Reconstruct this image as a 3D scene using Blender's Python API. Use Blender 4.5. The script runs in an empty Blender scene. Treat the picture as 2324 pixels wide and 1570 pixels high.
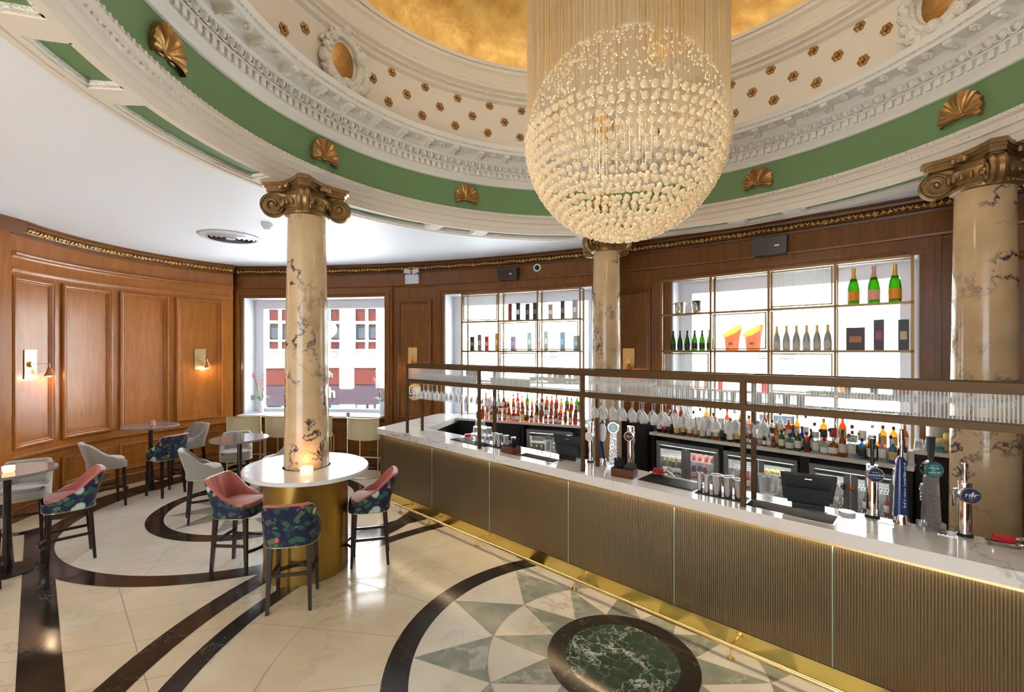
import bpy, bmesh, math, random
from mathutils import Vector, Matrix
S = bpy.context.scene
COL = S.collection
PI = math.pi
R = math.radians
# ---------------------------------------------------------------- camera
cam = bpy.data.cameras.new('camera'); cam_o = bpy.data.objects.new('camera', cam); COL.objects.link(cam_o)
cam_o.location = (0, 0, 2.4); cam_o.rotation_euler = (R(90), 0, 0)
cam.sensor_width = 36; cam.lens = 36*1033/2324; cam.shift_y = 12/2324; cam.clip_start = .05; cam.clip_end = 200
S.camera = cam_o
# ---------------------------------------------------------------- world, sun, exposure
W = bpy.data.worlds.new('sky'); S.world = W; W.use_nodes = True
bg = W.node_tree.nodes['Background']; bg.inputs[0].default_value = (.78, .89, 1, 1); bg.inputs[1].default_value = 3.5
sun = bpy.data.lights.new('sun', 'SUN'); sun.energy = 32; sun.angle = R(2); sun.color = (1, .98, .95)
sun_o = bpy.data.objects.new('sun', sun); COL.objects.link(sun_o)
sun_o.rotation_euler = Vector((.35, .85, -1.25)).to_track_quat('-Z', 'Y').to_euler()
S.view_settings.view_transform = 'Standard'; S.view_settings.look = 'None'
S.cycles.caustics_reflective = False; S.cycles.caustics_refractive = False
S.view_settings.exposure = .88; S.view_settings.gamma = 1; S.view_settings.use_curve_mapping = False
# ---------------------------------------------------------------- helpers
class MB:
    def __init__(s): s.v = []; s.f = []; s.m = []; s.T = None
    def add(s, vs, fs, m=0):
        o = len(s.v)
        if s.T: vs = [s.T @ Vector(p) for p in vs]
        s.v += [tuple(p) for p in vs]; s.f += [tuple(i+o for i in f) for f in fs]; s.m += [m]*len(fs); return s
    def box(s, x0, x1, y0, y1, z0, z1, m=0):
        return s.add([(x0,y0,z0),(x1,y0,z0),(x1,y1,z0),(x0,y1,z0),(x0,y0,z1),(x1,y0,z1),(x1,y1,z1),(x0,y1,z1)],
            [(0,3,2,1),(4,5,6,7),(0,1,5,4),(1,2,6,5),(2,3,7,6),(3,0,4,7)], m)
    def prism(s, poly, z0, z1, m=0):
        n = len(poly)
        return s.add([(x,y,z0) for x,y in poly]+[(x,y,z1) for x,y in poly],
            [tuple(range(n))[::-1], tuple(range(n,2*n))]+[(i,(i+1)%n,n+(i+1)%n,n+i) for i in range(n)], m)
    def flat(s, poly, z, m=0): return s.add([(x,y,z) for x,y in poly], [tuple(range(len(poly)))], m)
    def lathe(s, prof, n=24, c=(0,0,0), m=0, sx=1, sy=1, a0=0, a1=2*PI, cap=False):
        full = abs(a1-a0-2*PI) < 1e-6; k = n if full else n+1
        vs = []; fs = []
        for r, z in prof:
            for i in range(k):
                a = a0+(a1-a0)*i/n
                vs.append((c[0]+r*math.cos(a)*sx, c[1]+r*math.sin(a)*sy, c[2]+z))
        for j in range(len(prof)-1):
            for i in range(n):
                i2 = (i+1) % k if full else i+1
                fs.append((j*k+i, j*k+i2, (j+1)*k+i2, (j+1)*k+i))
        if cap and full:
            fs.append(tuple(range(k))[::-1]); fs.append(tuple(range((len(prof)-1)*k, len(prof)*k)))
        return s.add(vs, fs, m)
    def cyl(s, x, y, z0, z1, r, n=20, m=0, r2=None): return s.lathe([(r, z0), (r if r2 is None else r2, z1)], n, (x, y, 0), m, cap=True)
    def ball(s, c, r, n=12, m=0, sc=(1,1,1)):
        h = n//2; vs = [(c[0],c[1],c[2]-r*sc[2])]; fs = []
        for j in range(1, h):
            t = -PI/2+PI*j/h
            for i in range(n):
                a = 2*PI*i/n; vs.append((c[0]+r*sc[0]*math.cos(t)*math.cos(a), c[1]+r*sc[1]*math.cos(t)*math.sin(a), c[2]+r*sc[2]*math.sin(t)))
        vs.append((c[0],c[1],c[2]+r*sc[2])); L = len(vs)-1
        for i in range(n):
            fs.append((0, 1+(i+1)%n, 1+i)); fs.append((L, L-n+i, L-n+(i+1)%n))
        for j in range(h-2):
            for i in range(n): fs.append((1+j*n+i, 1+j*n+(i+1)%n, 1+(j+1)*n+(i+1)%n, 1+(j+1)*n+i))
        return s.add(vs, fs, m)
    def tube(s, pts, r, n=8, m=0, closed=False):
        P = [Vector(p) for p in pts]; k = len(P); vs = []; fs = []; up = None
        for i, p in enumerate(P):
            a = P[(i-1) % k] if (closed or i > 0) else p; b = P[(i+1) % k] if (closed or i < k-1) else p
            t = (b-a).normalized()
            if up is None: up = Vector((0,0,1)) if abs(t.z) < .9 else Vector((1,0,0))
            x = t.cross(up).normalized(); y = x.cross(t).normalized(); up = y
            rr = r[i] if isinstance(r, (list, tuple)) else r
            for j in range(n):
                q = 2*PI*j/n; vs.append(p+x*math.cos(q)*rr+y*math.sin(q)*rr)
        for i in range(k if closed else k-1):
            for j in range(n): fs.append((i*n+j, i*n+(j+1)%n, ((i+1)%k)*n+(j+1)%n, ((i+1)%k)*n+j))
        if not closed: fs += [tuple(range(n))[::-1], tuple(range((k-1)*n, k*n))]
        return s.add(vs, fs, m)
    def bar(s, a, b, w, d=None, m=0):
        d = d or w; a = Vector(a); b = Vector(b); t = (b-a).normalized()
        up = Vector((0,0,1)) if abs(t.z) < .95 else Vector((0,1,0))
        x = t.cross(up).normalized()*w/2; y = x.cross(t).normalized()*d/2
        q = [-x-y, x-y, x+y, -x+y]
        return s.add([a+p for p in q]+[b+p for p in q], [(0,3,2,1),(4,5,6,7),(0,1,5,4),(1,2,6,5),(2,3,7,6),(3,0,4,7)], m)
    def arc(s, C, RR, t0, t1, prof, n=24, m=0, skip=None):
        # closed profile of (offset towards the centre, z) swept from t0 to t1 degrees
        k = len(prof); vs = []; fs = []
        for i in range(n+1):
            a = R(t0+(t1-t0)*i/n)
            for o, z in prof: vs.append((C[0]+(RR-o)*math.cos(a), C[1]+(RR-o)*math.sin(a), z))
        for i in range(n):
            for j in range(k): fs.append((i*k+j, i*k+(j+1)%k, (i+1)*k+(j+1)%k, (i+1)*k+j))
        if abs(abs(t1-t0)-360) > .01: fs += [tuple(range(k))[::-1], tuple(range(n*k, (n+1)*k))]
        return s.add(vs, fs, m)
    def flute(s, x0, x1, y0, y1, z0, z1, pitch, dep, k=6, m=0):
        # sheet with rounded vertical ribs on its front (y0) side
        n = max(1, round((x1-x0)/pitch))*k; F = [(x0+(x1-x0)*i/n, y0-dep*abs(math.sin(PI*i/k))) for i in range(n+1)]
        vs = [(x, y, z) for x, y in F for z in (z0, z1)]+[(x0,y1,z0),(x0,y1,z1),(x1,y1,z0),(x1,y1,z1)]; o = 2*(n+1)
        fs = [(2*i, 2*i+2, 2*i+3, 2*i+1) for i in range(n)]+[(o, o+1, o+3, o+2), (0, 1, o+1, o), (2*n, o+2, o+3, 2*n+1)]
        return s.add(vs, fs, m)
    def abox(s, C, RR, t0, t1, z0, z1, o0, o1, n=8, m=0): return s.arc(C, RR, t0, t1, [(o0,z0),(o1,z0),(o1,z1),(o0,z1)], n, m)
    def mesh(s, name, mats, ang=35):
        me = bpy.data.meshes.new(name); me.from_pydata(s.v, [], s.f)
        for mt in (mats if isinstance(mats, (list, tuple)) else [mats]): me.materials.append(mt)
        me.polygons.foreach_set('material_index', s.m)
        b = bmesh.new(); b.from_mesh(me); bmesh.ops.recalc_face_normals(b, faces=b.faces); b.to_mesh(me); b.free()
        if ang:
            me.polygons.foreach_set('use_smooth', [True]*len(me.polygons)); me.set_sharp_from_angle(angle=R(ang))
        return me
    def build(s, name, mats, parent=None, ang=35): return ob(name, s.mesh(name, mats, ang), parent)
def ob(name, me, parent=None, loc=None):
    o = bpy.data.objects.new(name, me); COL.objects.link(o)
    if parent: o.parent = parent
    if loc: o.location = loc
    return o
def tag(o, label=None, cat=None, group=None, kind=None):
    if label: o['label'] = label
    if cat: o['category'] = cat
    if group: o['group'] = group
    if kind: o['kind'] = kind
    return o
def thing(name, label, cat, loc=(0,0,0), rz=0, group=None):
    o = bpy.data.objects.new(name, None); COL.objects.link(o); o.location = loc; o.rotation_euler = (0,0,rz); o.empty_display_size = .1
    return tag(o, label, cat, group)
def copy_tree(o, parent=None):
    c = o.copy(); COL.objects.link(c)
    if parent: c.parent = parent
    for ch in list(o.children): copy_tree(ch, c)
    return c
def place(proto, used, loc, rz, label, group=None):
    o = copy_tree(proto) if used else proto
    o.location = loc; o.rotation_euler = (0,0,rz); return tag(o, label, None, group)
def text(s, size, mat, parent, loc, rot, name='lettering', ext=.001, align='CENTER'):
    cu = bpy.data.curves.new('t', 'FONT'); cu.body = s; cu.size = size; cu.extrude = ext; cu.align_x = align; cu.align_y = 'CENTER'
    t = bpy.data.objects.new('t', cu); COL.objects.link(t); dg = bpy.context.evaluated_depsgraph_get()
    me = bpy.data.meshes.new_from_object(t.evaluated_get(dg)); bpy.data.objects.remove(t); bpy.data.curves.remove(cu)
    me.materials.clear(); me.materials.append(mat); o = ob(name, me, parent, loc); o.rotation_euler = rot; return o
ORD = 'first second third fourth fifth sixth seventh eighth ninth tenth eleventh twelfth thirteenth fourteenth fifteenth sixteenth seventeenth eighteenth nineteenth twentieth'.split()
def nth(i):
    if i < 20: return ORD[i]
    t, u = divmod(i+1, 10)
    w = {2:'twenty',3:'thirty',4:'forty',5:'fifty'}[t]
    return (w+'-'+ORD[u-1]) if u else {2:'twentieth',3:'thirtieth',4:'fortieth',5:'fiftieth'}[t]
# ---------------------------------------------------------------- materials
def mat(name, col=(.8,.8,.8), rough=.5, metal=0, **kw):
    m = bpy.data.materials.new(name); m.use_nodes = True; p = m.node_tree.nodes['Principled BSDF']
    p.inputs['Base Color'].default_value = (*col, 1); p.inputs['Roughness'].default_value = rough; p.inputs['Metallic'].default_value = metal
    for k, v in kw.items(): p.inputs[k.replace('_', ' ')].default_value = v
    return m
class N:
    def __init__(s, m): s.m = m; s.t = m.node_tree; s.p = s.t.nodes['Principled BSDF']; s.c = s.t.nodes.new('ShaderNodeTexCoord').outputs['Object']
    def n(s, ty, **kw):
        x = s.t.nodes.new('ShaderNode'+ty)
        for k, v in kw.items():
            if k.startswith('_'): setattr(x, k[1:], v)
            else: s.inp(x, k.replace('_', ' '), v)
        return x
    def inp(s, x, k, v):
        i = x.inputs[int(k[1:])] if k[0] == 'i' and k[1:].isdigit() else x.inputs[k]
        if isinstance(v, bpy.types.NodeSocket): s.t.links.new(v, i)
        else: i.default_value = v
    def map(s, sc=(1,1,1), rot=(0,0,0)): return s.n('Mapping', Vector=s.c, Scale=sc, Rotation=rot).outputs[0]
    def noise(s, scale, detail=4, vec=None, rough=.5, dist=0): return s.n('TexNoise', Vector=vec or s.c, Scale=scale, Detail=detail, Roughness=rough, Distortion=dist).outputs['Fac']
    def ramp(s, fac, pts):
        x = s.t.nodes.new('ShaderNodeValToRGB'); s.t.links.new(fac, x.inputs[0]); e = x.color_ramp.elements
        while len(e) < len(pts): e.new(.5)
        for i, (p, c) in enumerate(pts):
            e[i].position = p; e[i].color = (*c, 1) if not isinstance(c, (int, float)) else (c, c, c, 1)
        return x.outputs[0]
    def mix(s, fac, a, b, mode='MIX'):
        x = s.n('Mix', _data_type='RGBA', _blend_type=mode)
        for i, v in ((0, fac), (6, a), (7, b)):
            if isinstance(v, bpy.types.NodeSocket): s.t.links.new(v, x.inputs[i])
            else: x.inputs[i].default_value = v if i == 0 else (*v, 1)
        return x.outputs[2]
    def math(s, op, a, b=0): return s.n('Math', _operation=op, i0=a, i1=b).outputs[0]
    def base(s, c): s.t.links.new(c, s.p.inputs['Base Color'])
    def rough(s, c): s.t.links.new(c, s.p.inputs['Roughness'])
    def bump(s, h, st=.3, d=.01): s.t.links.new(s.n('Bump', Height=h, Strength=st, Distance=d).outputs[0], s.p.inputs['Normal'])
def wood(name, a, b, rough=.30):
    m = mat(name, a, rough); n = N(m)
    g = n.noise(6, 5, n.map((3,3,.35)), .6, .6); g2 = n.noise(1.3, 3)
    c = n.mix(n.ramp(g, [(.3,0),(.7,1)]), a, b); c = n.mix(n.ramp(g2, [(.35,0),(.7,.45)]), c, tuple(x*.62 for x in a)); n.base(c)
    n.p.inputs['Coat Weight'].default_value = .10; n.p.inputs['Coat Roughness'].default_value = .14; n.p.inputs['Specular IOR Level'].default_value = .32
    n.bump(n.noise(3, 2), .12, .02); return m
def marble(name, a, b, vein, sc=1.5, w=.03, rough=.12, amt=1, sc2=None, blot=None):
    m = mat(name, a, rough); n = N(m)
    d = n.n('TexNoise', Vector=n.c, Scale=sc*1.3, Detail=5, Roughness=.6)
    vv = n.n('VectorMath', _operation='MULTIPLY_ADD', i0=d.outputs['Color'], i1=(.9/sc,)*3, i2=n.c).outputs[0]
    f = n.noise(sc, 6, vv, .55)
    line = n.ramp(f, [(.5-w,0),(.5,1),(.5+w,0)])
    mask = n.ramp(n.noise(sc*.8, 2), [(.42,0),(.6,amt)])
    col = n.mix(n.ramp(n.noise(sc2 or sc*2, 6, None, .6), [(.3,0),(.7,1)]), a, b)
    if blot: col = n.mix(n.ramp(n.noise(sc*.6, 3, vv), [(.5,0),(.72,.8)]), col, blot)
    n.base(n.mix(n.math('MULTIPLY', line, mask), col, vein)); return m
def glassy(name, col, body=.25, rough=.05, tr=None, metal=0):
    # thin clear or tinted glass: tinted see-through mixed with a reflecting coat
    m = bpy.data.materials.new(name); m.use_nodes = True; n = N(m); t = n.t
    n.p.inputs['Base Color'].default_value = (*col, 1); n.p.inputs['Roughness'].default_value = rough
    n.p.inputs['Specular IOR Level'].default_value = .8
    tr = n.n('BsdfTransparent', Color=(*(tr or col), 1)).outputs[0]
    lw = n.n('LayerWeight', Blend=.35).outputs['Facing']
    fac = n.math('MINIMUM', n.math('ADD', n.math('MULTIPLY', lw, .55), body), 1)
    x = n.n('MixShader', i0=fac, i1=tr, i2=n.p.outputs[0]).outputs[0]
    t.links.new(x, t.nodes['Material Output'].inputs[0]); return m
M = {}
M['plaster'] = mat('white_plaster', (.80,.79,.76), .6)
M['ceil'] = mat('white_ceiling_paint', (.82,.87,.95), .5); _n = N(M['ceil']); _n.bump(_n.noise(3, 3), .05, .02)
M['cream'] = mat('cream_plaster', (.74,.68,.60), .55)
M['green'] = mat('sage_green_paint', (.135,.25,.115), .45)
M['relief'] = mat('carved_white_plaster', (.80,.78,.73), .6); _n = N(M['relief']); _n.bump(_n.n('TexVoronoi', Vector=_n.c, Scale=60).outputs[0], .8, .01)
M['goldleaf'] = mat('gold_leaf', (.78,.50,.13), .5, .45); _n = N(M['goldleaf'])
_n.base(_n.mix(_n.ramp(_n.noise(2.2, 6, None, .65), [(.35,0),(.7,1)]), (.55,.30,.055), (.92,.66,.24))); _n.rough(_n.ramp(_n.noise(5, 5), [(.3,.32),(.7,.55)])); _n.bump(_n.noise(14, 6), .25, .02)
M['bronzegilt'] = mat('aged_gilt', (.34,.19,.06), .4, .8); _n = N(M['bronzegilt']); _n.base(_n.mix(_n.noise(25, 3), (.22,.11,.03), (.55,.33,.12)))
M['capgilt'] = mat('capital_gilding', (.30,.19,.08), .38, .7); _n = N(M['capgilt']); _n.base(_n.mix(_n.noise(18, 4), (.15,.085,.03), (.42,.27,.12)))
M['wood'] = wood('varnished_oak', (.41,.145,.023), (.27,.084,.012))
M['wooddark'] = wood('dark_shaded_wood', (.13,.048,.013), (.07,.024,.007))  # dark trim wood; dimmer light on the window wall is in the colour
M['woodmid'] = wood('brown_shaded_oak', (.23,.085,.018), (.13,.044,.009))  # darker oak, with the window wall's shade put into its colour
M['gilt'] = mat('gilt_carving', (.72,.48,.13), .35, .7)
M['white'] = mat('white_gloss_paint', (.62,.63,.67), .35)
M['floor'] = marble('cream_marble', (.75,.65,.475), (.63,.51,.345), (.40,.30,.18), .7, .012, .17, .55, 1.6, (.80,.74,.64))
M['floorL'] = marble('pale_marble', (.76,.72,.64), (.68,.60,.48), (.42,.34,.24), .8, .02, .15, .6, 2.0)
M['black'] = marble('black_marble', (.028,.021,.018), (.016,.013,.012), (.35,.30,.27), 2.2, .006, .14, .5)
M['greyst'] = marble('grey_green_marble', (.34,.34,.29), (.21,.235,.19), (.52,.52,.43), 2.4, .05, .20, .8)
M['verde'] = marble('dark_green_marble', (.022,.045,.028), (.05,.085,.055), (.62,.66,.55), 3.0, .014, .08, 1.2)
m = M['verde']; n = N(m); old = n.p.inputs['Base Color'].links[0].from_socket
dd = n.n('TexNoise', Vector=n.c, Scale=6., Detail=6, Roughness=.7).outputs['Color']; vv = n.n('VectorMath', _operation='MULTIPLY_ADD', i0=dd, i1=(.22,)*3, i2=n.c).outputs[0]
vo = n.n('TexVoronoi', _feature='DISTANCE_TO_EDGE', Vector=vv, Scale=8.5).outputs['Distance']
n.base(n.mix(n.math('MULTIPLY', n.ramp(vo, [(.0,1),(.035,0)]), n.ramp(n.noise(3.2, 3), [(.40,0),(.60,.85)])), old, (.60,.64,.54)))
M['joint'] = mat('tile_joint', (.36,.30,.22), .5)
M['column'] = marble('veined_column_marble', (.62,.46,.275), (.50,.35,.195), (.04,.04,.055), 2.3, .026, .14, 1.5, 3.2, (.72,.57,.38))
M['counter'] = marble('white_veined_stone', (.80,.78,.76), (.76,.74,.71), (.36,.33,.31), .9, .012, .10, .9)
M['quartz'] = mat('white_quartz', (.68,.67,.66), .12)
M['brass'] = mat('polished_brass', (.88,.69,.33), .24, 1)
M['brassplate'] = mat('brushed_brass', (.88,.60,.13), .24, 1); _n = N(M['brassplate']); _n.base(_n.mix(_n.noise(3, 4), (.95,.80,.30), (.76,.58,.14)))
M['palebrass'] = mat('satin_brass', (.72,.56,.28), .32, .9)
M['frame'] = mat('bronze_powder_coat', (.095,.052,.017), .5, .3, Specular_IOR_Level=.35)
M['drum'] = mat('gold_lacquer', (.36,.225,.05), .28, .75)
M['steel'] = mat('stainless_steel', (.72,.72,.72), .22, 1)
M['steelbr'] = mat('brushed_basin_steel', (.50,.43,.35), .45, .55)
M['chrome'] = mat('chrome', (.86,.86,.87), .06, 1)
M['blackpl'] = mat('black_plastic', (.012,.012,.014), .35)
M['blackmatte'] = mat('black_panel', (.008,.008,.009), .6)
M['pos'] = mat('slate_plastic', (.035,.04,.045), .4)
M['grey'] = mat('grey_fridge_enamel', (.24,.26,.28), .35)
M['dgrey'] = mat('dark_grey_plastic', (.07,.08,.09), .5)
M['caddy'] = mat('walnut_caddy', (.12,.035,.014), .3)
M['legs'] = mat('dark_stained_beech', (.022,.011,.009), .25)
M['greyfab'] = mat('stone_grey_velvet', (.29,.265,.225), .75, 0, Sheen_Weight=.6)
M['pink'] = mat('coral_velvet', (.47,.125,.09), .7, 0, Sheen_Weight=.7, Sheen_Roughness=.35)
M['creamfab'] = mat('cream_velvet', (.60,.52,.36), .7, 0, Sheen_Weight=.5); _n = N(M['creamfab']); _n.base(_n.mix(_n.noise(9, 4), (.46,.38,.20), (.62,.53,.33)))
m = M['floral'] = mat('tropical_print_velvet', (.01,.012,.05), .7); n = N(m)
v1 = n.map((1,1,1)); w1 = n.n('TexNoise', Vector=n.c, Scale=9., Detail=2).outputs['Color']
wc = n.n('VectorMath', _operation='MULTIPLY_ADD', i0=w1, i1=(.03,)*3, i2=n.c).outputs[0]
lf = n.n('TexVoronoi', Vector=wc, Scale=12.5, Randomness=1); ribs = n.n('TexWave', Vector=wc, Scale=21., Distortion=11., Detail=2).outputs['Fac']
def frond(vor, k, r0, r1):
    rel = n.n('VectorMath', _operation='SUBTRACT', i0=wc, i1=vor.outputs['Position']).outputs[0]
    sx = n.n('SeparateXYZ', i0=rel).outputs; an = n.math('ARCTAN2', sx[2], n.math('ADD', sx[0], sx[1]))
    seed = n.n('SeparateColor', i0=vor.outputs['Color']).outputs[1]; an = n.math('ADD', an, n.math('MULTIPLY', seed, 6.28))
    rib = n.math('SINE', n.math('ADD', n.math('MULTIPLY', an, k), n.math('MULTIPLY', vor.outputs['Distance'], 9)))
    lim = n.math('ADD', r0, n.math('MULTIPLY', n.math('COSINE', n.math('MULTIPLY', an, 2)), r1))
    return n.math('MULTIPLY', n.math('GREATER_THAN', rib, -.15), n.math('LESS_THAN', vor.outputs['Distance'], lim))
leaf = frond(lf, 15, .44, .16)
lcol = n.ramp(n.n('SeparateColor', i0=lf.outputs['Color']).outputs[0], [(0,(.008,.09,.03)),(.45,(.03,.20,.07)),(.72,(.24,.27,.07)),(1,(.02,.13,.09))])
c = n.mix(leaf, (.006,.008,.045), lcol)
f2 = n.n('TexVoronoi', Vector=wc, Scale=6.2, Randomness=1); sel = n.n('SeparateColor', i0=f2.outputs['Color']).outputs
c = n.mix(n.math('MULTIPLY', n.ramp(f2.outputs['Distance'], [(.24,1),(.34,0)]), n.math('GREATER_THAN', sel[0], .62)), c, n.mix(n.noise(90, 2), (.30,.44,.38), (.62,.68,.60)))
f3 = n.n('TexVoronoi', Vector=wc, Scale=8.5, Randomness=1); sel = n.n('SeparateColor', i0=f3.outputs['Color']).outputs
c = n.mix(n.math('MULTIPLY', n.ramp(f3.outputs['Distance'], [(.16,1),(.24,0)]), n.math('GREATER_THAN', sel[1], .75)), c, (.66,.10,.11))
c = n.mix(n.math('MULTIPLY', n.ramp(f3.outputs['Distance'], [(.14,1),(.22,0)]), n.math('LESS_THAN', sel[1], .22)), c, (.42,.26,.17)); n.base(c)
# reeded bar front: vertical flutes over a gold backing
m = M['reed'] = mat('reeded_bronze_glass', (.185,.132,.066), .33, .75); n = N(m)
n.p.inputs['Coat Weight'].default_value = .5; n.p.inputs['Coat Roughness'].default_value = .18
M['seam'] = mat('pale_glass_edge', (.40,.55,.46), .2)
M['clear'] = glassy('clear_glass', (1,1,1), .09, .05, (.97,.98,.98))
M['pane'] = glassy('window_glass', (.95,.97,.98), .0, .02, (.98,.99,.99))
m = M['reedglass'] = bpy.data.materials.new('reeded_clear_glass'); m.use_nodes = True; n = N(m)
wv = n.n('TexWave', _wave_type='BANDS', _bands_direction='X', Vector=n.c, Scale=17.).outputs['Fac']; n.p.inputs['Base Color'].default_value = (.9,.93,.93,1); n.p.inputs['Roughness'].default_value = .12
mx = n.n('MixShader', i0=n.ramp(wv, [(.15,.42),(.6,.08)]), i1=n.n('BsdfTransparent', Color=(.93,.95,.95,1)).outputs[0], i2=n.p.outputs[0]).outputs[0]
n.t.links.new(mx, n.t.nodes['Material Output'].inputs[0])
M['bead'] = glassy('champagne_glass_bauble', (1,.88,.66), .52, .08, (.98,.92,.80))
M['crystal'] = glassy('crystal_drop', (1,.93,.78), .7, .05, (1,.97,.9))
M['strand'] = mat('crystal_strand', (.78,.62,.40), .35, .3)
M['brown'] = mat('maroon_shopfront', (.030,.005,.003), .9, 0, Specular_IOR_Level=0); M['mauve'] = mat('mauve_awning', (.013,.008,.011), .9, 0, Specular_IOR_Level=0)
M['lampgreen'] = mat('green_lamp_paint', (.006,.085,.06), .4); M['facade'] = mat('white_stone', (.80,.80,.79), .7)
M['darkglass'] = mat('dark_shop_glass', (.012,.014,.018), .8, 0, Specular_IOR_Level=.1)
def emit(name, col, st):
    m = bpy.data.materials.new(name); m.use_nodes = True; p = m.node_tree.nodes['Principled BSDF']; p.inputs['Base Color'].default_value = (*col, 1)
    p.inputs['Emission Color'].default_value = (*col, 1); p.inputs['Emission Strength'].default_value = st; return m
M['flame'] = emit('flame', (1,.62,.22), 25); M['led'] = emit('warm_led_strip', (1,.74,.38), 1.5); M['fridgelight'] = emit('fridge_led', (1,.95,.85), 22)
M['wax'] = emit('glowing_wax', (1,.62,.32), 1.1)
_c = {}
def cm(c, rough=.4, metal=0):
    k = (c, rough, metal)
    if k not in _c: _c[k] = mat('paint_%d' % len(_c), c, rough, metal)
    return _c[k]
_g = {}
def gm(c, body=.35):
    k = (c, body)
    if k not in _g: _g[k] = glassy('tinted_glass_%d' % len(_g), c, body, .06)
    return _g[k]
# ================================================================ the setting
CD = (.858, 3.562)                      # centre of dome and floor medallion
CM = (-5.631, -4.658); RM = 14.6        # curved window wall
CL = (-3.604, 7.208); RL = 3.487        # curved panelled bay
ZC = 4.22
def on(C, RR, a, z=0): return Vector((C[0]+RR*math.cos(R(a)), C[1]+RR*math.sin(R(a)), z))
def struct(o): o['kind'] = 'structure'; return o
# outline of the room (outside face of the walls)
OUT = [(9.5, -6.0)] + [tuple(on(CM, RM+.5, 34+i*(57.6/24))[:2]) for i in range(25)] + [tuple(on(CL, RL+.3, 134+i*(59/20))[:2]) for i in range(21)] + [(-8.3, 5.6), (-8.3, -6.0)]
def rayout(a):
    d = Vector((math.cos(a), math.sin(a))); c = Vector(CD); best = 1e9
    for i in range(len(OUT)):
        p = Vector(OUT[i]); q = Vector(OUT[(i+1) % len(OUT)])-p; den = d.x*q.y-d.y*q.x
        if abs(den) < 1e-9: continue
        w = p-c; t = (w.x*q.y-w.y*q.x)/den; u = (w.x*d.y-w.y*d.x)/den
        if t > 0 and -1e-6 <= u <= 1+1e-6: best = min(best, t)
    return best
# floor ------------------------------------------------------------
fl = MB(); fl.prism(OUT, -.25, 0, 0)
def ring(mb, C, r0, r1, z, m, a0=0, a1=360, n=96):
    mb.add([(C[0]+r*math.cos(R(a0+(a1-a0)*i/n)), C[1]+r*math.sin(R(a0+(a1-a0)*i/n)), z) for i in range(n+1) for r in (r0, r1)],
        [(2*i, 2*i+1, 2*i+3, 2*i+2) for i in range(n)], m)
def polar(r, a, C=CD): return (C[0]+r*math.cos(R(a)), C[1]+r*math.sin(R(a)))
def strip(p, q, w, z, m):
    p = Vector(p); q = Vector(q); t = (q-p).normalized(); x = Vector((-t.y, t.x))*w/2; fl.flat([p-x, q-x, q+x, p+x], z, m)
ML = (-3.9, 7.25)
for k in range(-14, 22):                       # slab joints
    o = Vector((-4.0, 4.63)); d1 = Vector((.954, .30)); d2 = Vector((.71, -.70))
    strip(o+d2*k*.62-d1*9, o+d2*k*.62+d1*9, .007, .0004, 5)
for k in range(-8, 10): strip(o+d1*k*1.22-d2*8, o+d1*k*1.22+d2*8, .007, .0004, 5)
fl.flat([polar(3.21, a*3.75) for a in range(96)], .0008, 0)
for i in range(21):
    a = 171.7-i*17.143; p = polar(1.8, a); q = polar(3.22, a); strip(p, q, .007, .0012, 5)
    r = 2.70 if i % 2 == 0 else 2.39; ring(fl, CD, r-.0035, r+.0035, .0012, 5, a-17.143, a, 8)
fl.flat([polar(2.6, a*3.75, ML) for a in range(96)], .0008, 1)
for k in range(-5, 6):
    w = math.sqrt(max(0, 2.55**2-(k*.5)**2)); c0 = Vector(ML)+Vector((-.37,.93))*k*.5; strip(c0-Vector((.93,.37))*w, c0+Vector((.93,.37))*w, .007, .0012, 5)
for k in range(-4, 5, 1):
    w = math.sqrt(max(0, 2.5**2-(k*.9)**2)) if abs(k*.9) < 2.5 else 0
    if w: c0 = Vector(ML)+Vector((.93,.37))*k*.9; strip(c0-Vector((-.37,.93))*w, c0+Vector((-.37,.93))*w, .007, .0012, 5)
fl.abox(CL, RL, 133, 194, -.001, .0016, .32, .58, 30, 2)
fl.abox(CM, RM, 91, 74, -.001, .0016, .30, .52, 30, 2)
d = Vector((.7233, -.6905)); nn = Vector((.6905, .7233)); p0 = Vector((-4.95, 4.76)); strip(p0-d*2.0, p0+d*4.5, .245, .0020, 2)
ring(fl, ML, 2.39, 2.62, .0024, 2); ring(fl, ML, 1.31, 1.52, .0024, 2)
for r0, r1 in ((3.60, 3.83), (3.205, 3.375)): ring(fl, CD, r0, r1, .0028, 2, n=144)
ring(fl, ML, 0, 1.31, .0020, 1); 
for i in range(12): fl.flat([polar(1.3, i*30, ML), polar(.75, i*30+15, ML), polar(.75, i*30-15, ML)], .0026, 3)
fl.flat([polar(.5, a*7.5, ML) for a in range(48)], .003, 2); fl.flat([polar(.37, a*7.5, ML) for a in range(48)], .0034, 4)
ring(fl, CD, 1.63, 1.825, .0028, 2)
fl.flat([polar(1.632, a*3.75) for a in range(96)], .0020, 1)
for i in range(12):
    a = i*30                                    # the twelve-pointed star
    fl.flat([polar(1.628, a), polar(1.05, a-15)]+[polar(1.05, a-15+k*5) for k in range(1, 6)]+[polar(1.05, a+15)], .0026, 3)
    fl.flat([polar(1.048, a+15), polar(.58, a+30), polar(.58, a)], .0030, 3)
    for x, y in ((polar(1.63, a), polar(1.05, a+15)), (polar(1.63, a), polar(1.05, a-15)), (polar(1.05, a+15), polar(.58, a)), (polar(1.05, a+15), polar(.58, a+30))): strip(x, y, .005, .0032, 5)
ring(fl, CD, 1.047, 1.052, .0033, 5)
ring(fl, CD, .433, .580, .0034, 2); fl.flat([polar(.434, a*5) for a in range(72)], .0034, 4)
struct(fl.build('floor', [M['floor'], M['floorL'], M['black'], M['greyst'], M['verde'], M['joint']], ang=0))
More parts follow.
